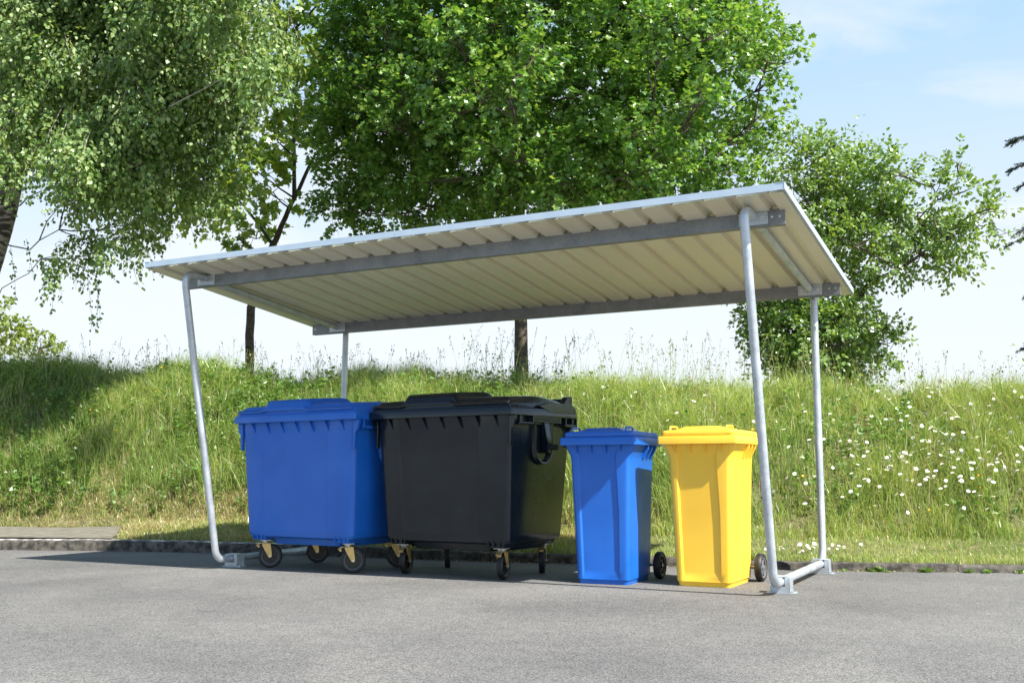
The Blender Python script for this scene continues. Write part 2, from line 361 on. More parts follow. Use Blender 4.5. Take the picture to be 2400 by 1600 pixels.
# kerb stones, each block with its own little offset
kb = MB(); kx = -14.
while kx < 14:
    ln = .98; x0, x1 = kx+.003, kx+ln-.003; h0 = kerb_h(kx+.5)+random.uniform(-.006,.006); dy = random.uniform(-.006,.006)
    rings = []
    nseg = 14
    for k in range(nseg+1):
        x = x0+(x1-x0)*k/nseg; y = kys(x)+dy; j = lambda a: random.uniform(-a, a)
        rings.append([(x, y+.004+j(.002), -.06), (x, y+j(.003), h0-.03+j(.003)), (x, y+.014+j(.004), h0-.006+j(.003)), (x, y+.035+j(.004), h0+j(.003)), (x, y+.105, h0+j(.003)), (x, y+.105, -.06)])
    light = kx < -1.0
    n0 = len(kb.f); kb.loft(rings)
    if light:
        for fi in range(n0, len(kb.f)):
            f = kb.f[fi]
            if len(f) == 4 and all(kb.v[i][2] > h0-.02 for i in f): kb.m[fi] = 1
    kx += ln
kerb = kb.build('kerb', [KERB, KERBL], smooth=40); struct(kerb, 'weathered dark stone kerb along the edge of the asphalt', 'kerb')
# paved strip at the left behind the kerb
pv = MB(); 
rings = []
PXE = lambda d: -2.40-.75*d      # the slab ends on a slant
for k in range(12):
    dd_ = .14+(2.12-.14)*k/11; xe = PXE(dd_)+.06*noise.noise(Vector((dd_*5, 0, 0)))
    row = []
    for q in range(30):
        x = -14+(xe+14)*(q/29); row.append((x, kys(x)+dd_, max(kerb_h(x)+.010, bank_z(x, kys(x)+dd_)+.012)))
    rings.append(row)
V = [p for row in rings for p in row]; Fq = [(a*30+b, a*30+b+1, (a+1)*30+b+1, (a+1)*30+b) for a in range(11) for b in range(29)]
pv.add(V, Fq)
path = pv.build('path', SLAB); struct(path, 'small grey paved strip behind the left end of the kerb', 'path')

# ------------------------------------------------------------------ shelter
L = 4.647; D = 1.43; XR = L+.2735; XL = -.368; YF = -.779; YB = 1.83; H1 = 2.542; SLP = -(2.542-2.292)/(.779+1.802)
def roof_z(y): return H1+(y-YF)*SLP
shel = thing('bin_shelter', 'galvanised tube frame shelter with sloping ribbed roof standing over the four bins', 'shelter', (L/2, D/2, 0))
OFF = Vector((L/2, D/2, 0))
def shift(mb, off=OFF):
    mb.v = [(p[0]-off.x, p[1]-off.y, p[2]-off.z) for p in mb.v]; return mb
TR = .029; YB1, YB2 = -.445, 1.42; BT = .048
for X in (0, L):
    pth = [(X, YB1-.008, roof_z(YB1)-.075), (X, -.705, roof_z(YB1)-.072), (X, -.225, .075), (X, D+.07, .075), (X, D+.135, roof_z(YB2)-.085), (X, YB2+BT+.004, roof_z(YB2)-.09)]
    shift(MB().tube(rounded(pth, .115, 7), TR, 20)).build('tube_frame', GALV, shel)
    z0, z1 = roof_z(YB1+BT)-.085, roof_z(YB2)-.09
    shift(MB().tube([(X, YB1+.012, z0), (X, YB2-.0, z1)], .027, 18)).build('rafter_tube', GALV, shel)
def beam(y, x0, x1, dirn):
    zt = roof_z(y)-.040; h = .108; t = .004; d = .05
    m = MB()
    # C profile: web faces the camera side, flanges run to the back, small lips
    prof = [(0,0),(d,0),(d,-.016),(d-t,-.016),(d-t,-t),(t,-t),(t,-h+t),(d-t,-h+t),(d-t,-h+.016),(d,-h+.016),(d,-h),(0,-h)]
    m.loft([[(x, y+a, zt+b-(a*.0)) for a, b in prof] for x in (x0, x1)])
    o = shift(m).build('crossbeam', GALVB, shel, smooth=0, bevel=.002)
    for hx in (x1-.035, x1-.085, x0+.035):
        hm = MB(); hm.lathe([(.0001, -.0025), (.0075, -.0025), (.0075, .001), (.0001, .001)], 14, 'y', (hx, y, zt-.052)); shift(hm)
        hm.build('bolt', STEEL, o, smooth=0)
    return o
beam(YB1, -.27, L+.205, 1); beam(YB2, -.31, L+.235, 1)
for X in (0, L):
    for y in (YB1-.0075, YB2-.0075):
        jp = MB(); zt = roof_z(y)-.040; jp.box(X-.095, X+.095, y, y+.005, zt-.096, zt-.012); shift(jp)
        o = jp.build('joint_plate', GALV, shel, bevel=.002)
        for bx in (X-.062, X+.062):
            b_ = MB(); b_.lathe([(.0001,-.009),(.009,-.009),(.009,0),(.0001,0)], 6, 'y', (bx, y-.001, zt-.054)); b_.lathe([(.0001,-.003),(.015,-.003),(.015,0),(.0001,0)], 16, 'y', (bx, y-.0005, zt-.054)); shift(b_)
            b_.build('bolt', STEEL, o, smooth=0)
# roof: trapezoidal sheet, ribs run front to back
PIT = .207; prof = []
x = XL+.012; xe = XR-.012
rt, rb = .0, -.038
while x < xe:
    for dx, z in ((0,rb),(.138,rb),(.152,rt),(.193,rt)):
        if x+dx < xe: prof.append((x+dx, z))
    x += PIT
prof.append((xe, prof[-1][1]))
V = []; Fq = []
ysn = [YF+.012+(YB-YF-.02)*k/10 for k in range(11)]
for s_ in (0, -.0012):
    for y in ysn:
        for a, z in prof: V.append((a-OFF.x, y-OFF.y, roof_z(y)-.012+z+s_))
n = len(prof)
for s_ in (0, 1):
    o_ = s_*n*len(ysn)
    for j in range(len(ysn)-1):
        for i in range(n-1):
            q = (o_+j*n+i, o_+j*n+i+1, o_+(j+1)*n+i+1, o_+(j+1)*n+i); Fq.append(q if s_ == 0 else q[::-1])
sheet = raw('roof_sheet', V, Fq, 4, SHEET, shel)
# folded edge trims
def trim(p, q, inward, down=.045, flange=.045):
    m = MB(); t = .0025; inward = Vector(inward)
    def sec(c):
        c = Vector(c); z = Vector((0,0,1)); c = c+z*.004
        pr = [c+inward*.05, c, c-z*down, c-z*down+inward*flange, c-z*(down-t)+inward*flange, c-z*(down-t)+inward*t, c-z*t+inward*t, c-z*t+inward*.05]
        return pr
    m.loft([sec(p), sec(q)]); return shift(m).build('roof_trim', TRIM, shel, smooth=0)
zf = roof_z(YF); zb_ = roof_z(YB)
xm = 2.1
trim((XL, YF, zf), (xm-.0015, YF, zf), (0,1,0)); trim((xm+.0015, YF, zf-.0005), (XR, YF, zf-.0005), (0,1,0))
trim((XL-.0025, YF-.0025, zf+.0015), (XL-.0025, YB+.0025, zb_+.0015), (1,0,0)); trim((XR+.0025, YF-.0025, zf+.0015), (XR+.0025, YB+.0025, zb_+.0015), (-1,0,0))
m = MB(); m.box(XL, XR, YB-.004, YB, zb_-.036, zb_+.004); shift(m).build('roof_trim', TRIM, shel, smooth=0)
# feet
for X in (0, L):
    for Y in (.0, D):
        ft = MB(); 
        ft.box(X-.095, X+.095, Y-.05, Y+.05, 0, .007)
        # folded saddle: two cheeks and a cross plate cut round the tube
        ft.box(X-.066, X-.060, Y-.05, Y+.05, .0075, .105); ft.box(X+.060, X+.066, Y-.05, Y+.05, .0075, .105)
        ft.box(X-.0595, X-.031, Y-.049, Y-.044, .0075, .104); ft.box(X+.031, X+.0595, Y-.049, Y-.044, .0075, .104)
        ft.box(X-.031, X+.031, Y-.049, Y-.044, .0075, .044)
        ft.box(X-.0595, X+.0595, Y-.043, Y+.05, .1055, .111)
        o = shift(ft).build('base_foot', GALV, shel, smooth=0, bevel=.002)
        for bx, by in ((X+.074, Y-.03), (X-.074, Y+.03)):
            b_ = MB(); b_.lathe([(.0001,.007),(.010,.007),(.010,.017),(.0001,.017)], 6, 'z', (bx, by, 0)); shift(b_); b_.build('bolt', STEEL, o, smooth=0)

# ------------------------------------------------------------------ bins
def wheel(parent, R_, W_, name='wheel', rim=RIMM, axis='x', c=(0,0,0), spokes=5, outer=1):
    """tyre + rim, axle along x"""
    k = R_
    ty = MB().lathe([(k*.74,-W_*.40),(k*.80,-W_*.5),(k*.92,-W_*.5),(k*.985,-W_*.36),(k,-W_*.26),(k*.978,-W_*.22),(k,-W_*.17),(k,-W_*.03),(k*.978,0),(k,W_*.03),(k,W_*.17),(k*.978,W_*.22),(k,W_*.26),(k*.985,W_*.36),(k*.92,W_*.5),(k*.80,W_*.5),(k*.74,W_*.40)], 40, 'x')
    w = ty.build(name, RUBBER, parent); w.location = c
    rm = MB().lathe([(k*.67,-W_*.40),(k*.75,-W_*.44),(k*.75,W_*.44),(k*.67,W_*.40)], 36, 'x', mi=1)
    rm.lathe([(.0001,-W_*.45),(k*.2,-W_*.45),(k*.22,-W_*.3),(k*.22,W_*.3),(k*.2,W_*.45),(.0001,W_*.45)], 20, 'x')
    rm.lathe([(k*.15,-W_*.06),(k*.68,-W_*.06),(k*.68,W_*.06),(k*.15,W_*.06)], 30, 'x')
    for i in range(spokes):
        a = 2*PI*i/spokes; ca, sa = math.cos(a), math.sin(a); w2 = k*.07
        for sg in (-1, 1):
            x0, x1 = sorted((sg*W_*.08, sg*W_*.32)); 
            vs = []
            for x in (x0, x1):
                for rr, ww in ((k*.2, w2*1.3), (k*.68, w2)):
                    vs += [(x, rr*ca-ww*sa, rr*sa+ww*ca), (x, rr*ca+ww*sa, rr*sa-ww*ca)]
            rm.add(vs, [(0,1,3,2),(4,6,7,5),(0,4,5,1),(2,3,7,6),(0,2,6,4),(1,5,7,3)])
    rr_ = rm.build('rim', [rim, RINGM if rim is RIMM else rim], w)
    return w

def caster(parent, x, y, rz, zt=.235):
    c = thing('c', '', ''); c.name = 'caster'
    for k in ('label','category'): del c[k]
    c.parent = parent; c.location = (x, y, 0); c.rotation_euler = (0,0,rz)
    # trail: wheel centre sits behind the swivel axis (local -y)
    off = -.038
    f = MB(); f.box(-.052,.052,-.045,.045,zt-.005,zt); f.lathe([(.0001,zt-.026),(.030,zt-.026),(.036,zt-.0055),(.0001,zt-.0055)], 24, 'z')
    f.build('mount_plate', STEEL, c, bevel=.001)
    g = MB()
    g.box(-.034,.034,-.040,.030,zt-.031,zt-.0265)
    for s in (-1, 1):
        x0, x1 = sorted((s*.030, s*.0345))
        g.prism([(-.040,zt-.0315),(.030,zt-.0315),(.024,zt-.055),(off+.012,.088),(off-.010,.086),(off-.016,.105)], x0, x1, 'yz')
    g.build('fork', ZINC, c, bevel=.001)
    b = MB().lathe([(.0001,-.040),(.008,-.040),(.008,.040),(.0001,.040)], 8, 'x', (0,off,.1)); b.build('axle_bolt', STEEL, c, smooth=0)
    l = MB(); l.prism([(.031,zt-.030),(.052,zt-.034),(.080,zt-.052),(.083,zt-.047),(.060,zt-.026),(.031,zt-.0265)], -.022,.022,'yz'); l.tube([(-.016,.062,zt-.055),(.016,.062,zt-.055)], .010, 12)
    l.build('brake_lever', ZINC, c, bevel=.001)
    w = wheel(c, .1, .046); w.location = (0, off, .1)
    return c

def recess_ring(hw, y0, y1, r, z, xa, xb, rd, n=5, sl=.012):
    """rounded rectangle whose front (y0) has a shallow recessed panel from xa to xb"""
    out_ = []
    for cx, cy, a0 in ((hw-r, y1-r*.6, 0), (-hw+r, y1-r*.6, 90)):
        for k in range(n+1):
            a = R(a0+90*k/n); out_.append((cx+r*math.cos(a), cy+r*.6*math.sin(a), z))
    for k in range(n+1):
        a = R(180+90*k/n); out_.append((-hw+r+r*math.cos(a), y0+r+r*math.sin(a), z))
    out_ += [(xa-.002, y0, z), (xa+sl*.4, y0+rd*.5, z), (xa+sl, y0+rd, z), ((xa+xb)/2, y0+rd-.003, z), (xb-sl*.6, y0+rd, z), (xb-sl*.2, y0+rd*.5, z), (xb+.002, y0, z)]
    for k in range(n+1):
        a = R(270+90*k/n); out_.append((hw-r+r*math.cos(a), y0+r+r*math.sin(a), z))
    return out_

def container(label, M_, x, y, rz, wang):
    t = thing('waste_container', label, 'waste container', (x, y, 0), rz, 'big four wheeled waste containers')
    RT = 1.277; b = MB(); rings = []
    # (z, half width, front y, rear y, corner radius, recess depth)
    for z, hw, y0, y1, r, rd in ((.262,.545,.135,.90,.05,0),(.275,.572,.110,.93,.06,.0),(.300,.585,.098,.945,.06,.005),(.34,.588,.096,.955,.06,.008),(.6,.603,.085,.98,.055,.009),(.9,.618,.073,1.005,.05,.009),(1.13,.630,.064,1.02,.045,.008),(1.17,.632,.062,1.022,.045,.003),(1.225,.634,.060,1.025,.045,0)):
        rings.append(recess_ring(hw, y0, y1, r, z, -.40*hw/.6, .33*hw/.6, rd))
    b.loft(rings)
    body = b.build('body', M_, t, smooth=28)
    # seam groove beside the recess and the moulded belly
    u = MB(); u.loft([rrect(-.40,.40,.20,.88,.05,.262,3), rrect(-.37,.37,.22,.86,.05,.205,3)]); 
    u.loft([rrect(-.54,.54,.30,.84,.05,.2625,3), rrect(-.50,.50,.33,.82,.05,.212,3)])
    u.build('base_tray', M_, t, bevel=.004)
    for sx in (-1, 1):
        for yy in (.215, .83):
            fb = MB(); 
            x0, x1 = sx*.545, sx*.375
            if x0 > x1: x0, x1 = x1, x0
            fb.loft([rrect(x0+.02, x1-.02, yy-.085, yy+.085, .01, .237, 2), rrect(x0, x1, yy-.10, yy+.10, .01, .278, 2)])
            for k in range(3):
                xx = x0+.035+k*(x1-x0-.07)/2; fb.prism([(yy-.108,.240),(yy-.095,.240),(yy-.095,.285),(yy-.118,.285)], xx-.004, xx+.004, 'yz')
            fb.build('wheel_block', M_, t, bevel=.003)
    # rim
    rm = MB()
    def rimring(z, o): return rrect(-.685+o, .685-o, 0+o, 1.065-o, .025, z, 4)
    rm.loft([rimring(RT-.062, .004), rimring(RT-.06, .001), rimring(RT-.012, 0), rimring(RT-.004, .004), rimring(RT, .02)])
    rm.build('rim_flange', M_, t, smooth=40, bevel=.0)
    rb_ = MB(); rb_.loft([rrect(-.66,.66,.022,1.04,.03,RT+.0005,4), rrect(-.655,.655,.027,1.035,.03,RT+.018,4)]); rb_.build('rim_lip', M_, t)
    # ribs under the front rim: small raking gussets
    for k in range(7):
        xx = -.50+k*(1.0/6)
        g = MB(); g.prism([(.030,RT-.0625),(.070,RT-.0625),(.070,RT-.150),(.060,RT-.145)], xx-.0035, xx+.0035, 'yz')
        g.v = [(p[0]+(.03*((RT-.0625-p[2])/.09)), p[1], p[2]) for p in g.v]
        g.build('gusset', M_, t, smooth=0)
    # side brackets at the four corners
    for sx in (-1, 1):
        for yy in (.055, .97):
            g = MB(); pr = [(sx*.625,RT-.0625),(sx*.682,RT-.0625),(sx*.682,RT-.095),(sx*.668,RT-.140),(sx*.648,RT-.165),(sx*.640,RT-.29),(sx*.622,RT-.29)]
            if sx < 0: pr = pr[::-1]
            g.prism(pr, yy, yy+.035, 'xz'); g.build('side_bracket', M_, t, bevel=.004)
        # side rail with slots
        g = MB(); x0, x1 = sorted((sx*.6365, sx*.672)); g.box(x0, x1, .36, .80, RT-.105, RT-.0625)
        for k in range(18): 
            yy = .372+k*.0235; xa, xb = sorted((sx*.672, sx*.675)); g.box(xa, xb, yy, yy+.014, RT-.098, RT-.070)
        g.build('side_rail', M_, t, smooth=0)
        # handle bars under the rim, front and rear
        for ya, yb in ((.13,.33), (.86,1.045)):
            h = MB(); h.tube([(sx*.672,ya-.015,RT-.118),(sx*.672,yb+.015,RT-.118)], .0125, 14)
            for q in (ya, yb):
                x0, x1 = sorted((sx*.640, sx*.686)); h.box(x0, x1, q-.008, q+.008, RT-.126, RT-.0625)
            h.build('handle_bar', M_, t, bevel=.003)
        # lifting trunnion: pear shaped pocket, bracket and pin
        pear = []
        for k in range(25):
            a = PI+PI*k/24; pear.append((.54+.145*math.cos(a), RT-.31+.12*math.sin(a)))
        pear = [(.385,RT-.105)] + pear + [(.69,RT-.105)]
        o = MB(); 
        ringo = [(sx*.628, p, q) for p, q in pear]; ringm = [(sx*.662, .54+(p-.54)*.93, (RT-.24)+(q-(RT-.24))*.95) for p, q in pear]; ringi = [(sx*.660, .54+(p-.54)*.84, (RT-.24)+(q-(RT-.24))*.88) for p, q in pear]; ringd = [(sx*.632, .54+(p-.54)*.72, (RT-.24)+(q-(RT-.24))*.80) for p, q in pear]
        o.loft([ringo, ringm, ringi, ringd]); pk = o.build('lift_pocket', M_, t, smooth=40)
        a = MB()
        a.loft([[(sx*.640,.52,RT-.106),(sx*.640,.60,RT-.106),(sx*.672,.60,RT-.106),(sx*.672,.52,RT-.106)],
                [(sx*.640,.525,RT-.26),(sx*.640,.60,RT-.26),(sx*.700,.592,RT-.27),(sx*.700,.530,RT-.27)],
                [(sx*.640,.535,RT-.34),(sx*.640,.60,RT-.34),(sx*.690,.585,RT-.335),(sx*.690,.545,RT-.335)]])
        a.build('lift_bracket', M_, t, bevel=.004)
        a = MB().tube([(sx*.66,.565,RT-.295),(sx*.765,.565,RT-.295)], .021, 18); a.build('lift_pin', RUBBER if M_ is BLACK else M_, t, bevel=.003)
    # lid: a low dome falling towards the rear
    ld = MB(); ny, nx = 40, 60
    def lidz(xn, yn):
        # xn, yn in -1..1 / 0..1
        edge = min(1, (1-abs(xn))/.10); fe = min(1, yn/.06)
        e = math.sin(edge*PI/2)**.7; f = math.sin(fe*PI/2)**.7; e *= 1-.10*abs(xn)**2
        prof_ = .060+.036*math.sin(min(1, yn/.75)*PI/2) - .065*max(0, (yn-.45)/.55)**1.6
        return .018 + prof_*e*f*(1 if yn < .97 else .6)
    def hatch(xn, yn):
        if yn > .66: return 0
        a = smooth01((xn+.56)/.07)*smooth01((.24-xn)/.07); b2 = smooth01((.66-yn)/.10)*smooth01((yn+.03)/.05)
        return .044*a*b2
    V_ = []
    for j in range(ny):
        yn = (j/(ny-1))
        yn = yn**1.4
        for i in range(nx*2-1):
            xn = -1+2*i/(nx*2-2); xn = math.copysign(1-(1-abs(xn))**1.3, xn)
            V_.append((xn*.652, .03+yn*1.0, RT+lidz(xn, yn)+hatch(xn, yn)))
    m_ = nx*2-1; F_ = [(j*m_+i, j*m_+i+1, (j+1)*m_+i+1, (j+1)*m_+i) for j in range(ny-1) for i in range(m_-1)]
    # skirt
    per = [i for i in range(m_)] + [j*m_+m_-1 for j in range(1, ny)] + [(ny-1)*m_+i for i in range(m_-2, -1, -1)] + [j*m_ for j in range(ny-2, 0, -1)]
    base_i = len(V_); V_ += [(V_[i][0], V_[i][1], RT+.004) for i in per]
    for k in range(len(per)):
        l = (k+1) % len(per); F_.append((per[k], base_i+k, base_i+l, per[l]))
    ld.add(V_, F_); lid = ld.build('lid', M_, t, smooth=50)
    # front lip of the lid with the grip bulge over the middle
    e = MB(); rr2 = []
    for k in range(25):
        xx = -.64+1.28*k/24; g_ = .012*smooth01((xx/.652+.58)/.1)*smooth01((.26-xx/.652)/.1)
        rr2.append([(xx,.012,RT+.020+g_),(xx,.040,RT+.022+g_),(xx,.046,RT+.045+g_*2),(xx,.030,RT+.047+g_*2),(xx,.010,RT+.030+g_)])
    e.loft(rr2); e.build('lid_grip', M_, lid, smooth=50)
    # side fold and rear hinge lugs
    for sx in (-1, 1):
        g = MB(); pr = [(.40,RT+.018),(.62,RT+.055),(.97,RT+.045),(1.03,RT+.018),(1.03,RT-.028),(.60,RT-.030)]
        x0, x1 = sorted((sx*.655, sx*.688)); g.prism(pr, x0, x1, 'yz'); g.build('lid_side_fold', M_, lid, bevel=.005)
        g = MB(); pr = [(.93,RT+.05),(1.00,RT+.115),(1.06,RT+.125),(1.085,RT+.10),(1.085,RT+.03),(1.0,RT+.02)]
        x0, x1 = sorted((sx*.575, sx*.625)); g.prism(pr, x0, x1, 'yz'); g.lathe([(.012,-.027),(.030,-.027),(.030,.027),(.012,.027)], 20, 'x', (sx*.60,1.055,RT+.092))
        g.build('hinge_lug', M_, lid, bevel=.004)
    h = MB().tube([(-.57,1.055,RT+.092),(.57,1.055,RT+.092)], .016, 12); h.build('rear_grip_bar', M_, lid)
    for ch in t.children: ch.scale.y = .925      # depth measured on the photo
    for i, (cx, cy) in enumerate(((-.462,.20),(.462,.20),(-.462,.775),(.462,.775))): caster(t, cx, cy, wang[i])
    return t
container('big blue waste container on swivel wheels with gold forks, beside the black one', BLUE, .7415, -.208, -.1095, [R(130), R(134), R(128), R(134)])
container('big anthracite black plastic waste container on four wheels, between the two blue bins', BLACK, 2.1167, -.1923, -.1095, [R(196), R(194), R(215), R(208)])

def wheelie(label, M_, x, y, rz, rim, tilt=0):
    t = thing('wheelie_bin', label, 'wheelie bin', (x, y, 0), rz, 'tall two wheeled bins')
    RT = 1.0425; b = MB(); rings = []
    # (z, half width, front y, rear y, radius, recess)
    for z, hw, y0, y1, r, rd in ((0,.186,.092,.56,.03,0),(.028,.190,.088,.575,.03,.0),(.034,.198,.080,.585,.035,0),(.055,.1995,.079,.59,.035,.006),(.10,.201,.078,.59,.035,.013),(.5,.213,.064,.60,.035,.015),(.80,.224,.053,.61,.035,.016),(.875,.228,.050,.615,.035,.015),(.91,.232,.049,.618,.035,.011),(.955,.254,.045,.62,.03,.004),(.985,.268,.042,.622,.03,0)):
        q = hw/.2
        # the raised corner columns swell towards the top
        k = .012*max(0, min(1, (z-.55)/.35))
        rings.append(recess_ring(hw, y0, y1, r, z, -(.150*q)+k*.3, (.128*q)-k*2.0, rd, sl=.010))
    b.loft(rings); b.build('body', M_, t, smooth=30)
    rm = MB()
    def rr(z, o): return rrect(-.29+o, .29-o, o, .665-o, .018, z, 4)
    rm.loft([rr(RT-.057,.003), rr(RT-.055,0), rr(RT-.010,0), rr(RT-.002,.004), rr(RT,.012)]); rm.build('rim_flange', M_, t, smooth=40)
    # comb teeth under the front rim, ribs at the sides
    for k in range(4):
        xx = -.165+k*.11; g = MB(); g.prism([(.008,RT-.0575),(.055,RT-.0575),(.055,RT-.118),(.046,RT-.112)], xx-.0025, xx+.0025, 'yz'); g.build('rib', M_, t, smooth=0)
    for sx in (-1, 1):
        for yy in (.33, .42, .51):
            g = MB(); pr = [(sx*.222,RT-.0575),(sx*.284,RT-.0575),(sx*.280,RT-.085),(sx*.246,RT-.15),(sx*.222,RT-.16)]
            g.prism(pr if sx > 0 else pr[::-1], yy, yy+.022 if yy < .5 else yy+.012, 'xz'); g.build('rib', M_, t, smooth=0, bevel=.002)
    ld = MB(); z = RT
    ld.loft([rrect(-.262,.262,.020,.655,.03,z+.0005,5), rrect(-.264,.264,.017,.657,.03,z+.012,5), rrect(-.262,.262,.019,.655,.03,z+.030,5), rrect(-.254,.254,.027,.647,.035,z+.040,5), rrect(-.235,.235,.045,.62,.04,z+.044,5)])
    # bevelled plateau: broad in the middle, sloping to the sides
    ld.loft([rrect(-.178,.178,.075,.56,.03,z+.0445,4), rrect(-.125,.125,.110,.50,.03,z+.068,4), rrect(-.115,.115,.12,.49,.03,z+.070,4)])
    lid = ld.build('lid', M_, t, smooth=35, bevel=.003)
    g = MB(); g.loft([rrect(-.264,.264,.014,.658,.03,z+.0135,4), rrect(-.264,.264,.014,.658,.03,z+.0175,4)]); g.build('lid_bead', M_, lid)
    for sx in (-1, 1):
        g = MB(); x0 = sx*.205
        pts = rounded([(x0,.045,z+.036),(x0,.050,z+.068),(x0,.20,z+.070),(x0,.205,z+.036)], .02, 5)
        g.tube(pts, .007, 10)
        g.build('lid_handle', M_, lid)
    # rear handle bar
    g = MB(); g.tube([(-.21,.70,RT-.01),(.21,.70,RT-.01)], .014, 12)
    for xx in (-.2, 0, .2): g.box(xx-.012, xx+.012, .64, .70, RT-.03, RT-.002)
    g.build('rear_handle', M_, t, bevel=.002)
    # wheel arch housing and axle
    g = MB(); g.loft([rrect(-.165,.165,.545,.66,.02,.10,3), rrect(-.175,.175,.565,.645,.02,.30,3)]); g.build('axle_housing', M_, t, bevel=.004)
    g = MB().tube([(-.285,.615,.1),(.285,.615,.1)], .011, 12); g.build('axle', STEEL, t)
    for sx in (-1, 1):
        w = wheel(t, .1, .05, rim=rim, spokes=6); w.location = (sx*.262, .615, .1)
    return t
wheelie('tall blue two-wheeled bin, right of the black container, half in shade', BLUE, 3.3853, -.0848, .0295, RIMM)
wheelie('tall yellow two-wheeled bin standing beside the right frame tube', YELLOW, 4.0798, .0463, -.0251, HUBG)

# ------------------------------------------------------------------ foliage helpers
LEAFSHAPE = {
 'ovate': (np.array([(0,0),(.34,.30),(.30,.62),(0,1),(-.30,.62),(-.34,.30)], float), None),
 'diamond': (np.array([(0,0),(.40,.38),(0,1),(-.40,.38)], float), None),
 'maple': (np.array([(0,0),(.22,.12),(.52,.10),(.38,.34),(.62,.62),(.26,.62),(0,1),(-.26,.62),(-.62,.62),(-.38,.34),(-.52,.10),(-.22,.12)], float), None),
}
def leaves_mesh(P, Dd, Nn, size, shape):
    """leaf polygons: base P, direction Dd, normal hint Nn, length size"""
    sh = LEAFSHAPE[shape][0]; k = len(sh); n = len(P)
    Dd = Dd/np.linalg.norm(Dd, axis=1, keepdims=True)
    Sd = np.cross(Dd, Nn); Sd /= np.linalg.norm(Sd, axis=1, keepdims=True)+1e-9; Nn = np.cross(Sd, Dd)
    fold = rng.uniform(-.25, .35, n)
    V = P[:, None, :] + size[:, None, None]*(Sd[:, None, :]*sh[None, :, 0:1] + Dd[:, None, :]*sh[None, :, 1:2] + Nn[:, None, :]*(np.abs(sh[:, 0])[None, :, None]*fold[:, None, None]*1.2 - (sh[:, 1]**2)[None, :, None]*.22))
    return V.reshape(-1, 3), k
def leaf_faces(n, k, off=0):
    # two halves folded on the midrib for even outlines
    base = np.arange(n)[:, None]*k + off
    if k == 4: return base + np.array([[0,1,2,3]])
    return base + np.arange(k)[None, :]
def unit(v): return v/(np.linalg.norm(v, axis=1, keepdims=True)+1e-9)
def ball(n):
    v = rng.normal(size=(n, 3)); return unit(v)
def twig_leaves(P0, Dr, ln, per, size, spread=.35, droop=0, up=.8, outw=None, jit=.03, lift=.0):
    """per leaves along each twig; returns leaf arrays"""
    n = len(P0); t = rng.uniform(.05, 1, (n, per, 1))
    ax = P0[:, None, :] + Dr[:, None, :]*ln[:, None, None]*t
    ax[..., 2] -= (t[..., 0]**2)*ln[:, None]*droop
    side = ball(n*per).reshape(n, per, 3)
    ax = ax + side*jit
    d = Dr[:, None, :]*(1-spread) + side*spread*1.8; d[..., 2] -= droop*.9
    nn = rng.normal(size=(n, per, 3))*.5; nn[..., 2] += up
    if outw is not None: nn += outw[:, None, :]*.55
    return ax.reshape(-1, 3), unit(d.reshape(-1, 3)), unit(nn.reshape(-1, 3)), size*rng.uniform(.65, 1.25, n*per)

def limb(mb, a, b, r0_, r1_, wob=.12, n=7, rg=random, sag=0, sides=7):
    a, b = Vector(a), Vector(b); l = (b-a).length; o1 = Vector([rg.uniform(-1,1) for _ in range(3)])*wob*l; pts = []; rs = []
    for k in range(n):
        t = k/(n-1); p = a.lerp(b, t)+o1*math.sin(t*PI)+Vector((0,0,-sag*l*math.sin(t*PI))) + Vector([rg.uniform(-1,1) for _ in range(3)])*wob*.12*l*(0 < k < n-1); pts.append(p); rs.append(r0_+(r1_-r0_)*t**.8)
    mb.tube(pts, rs, sides, cap=False); return pts

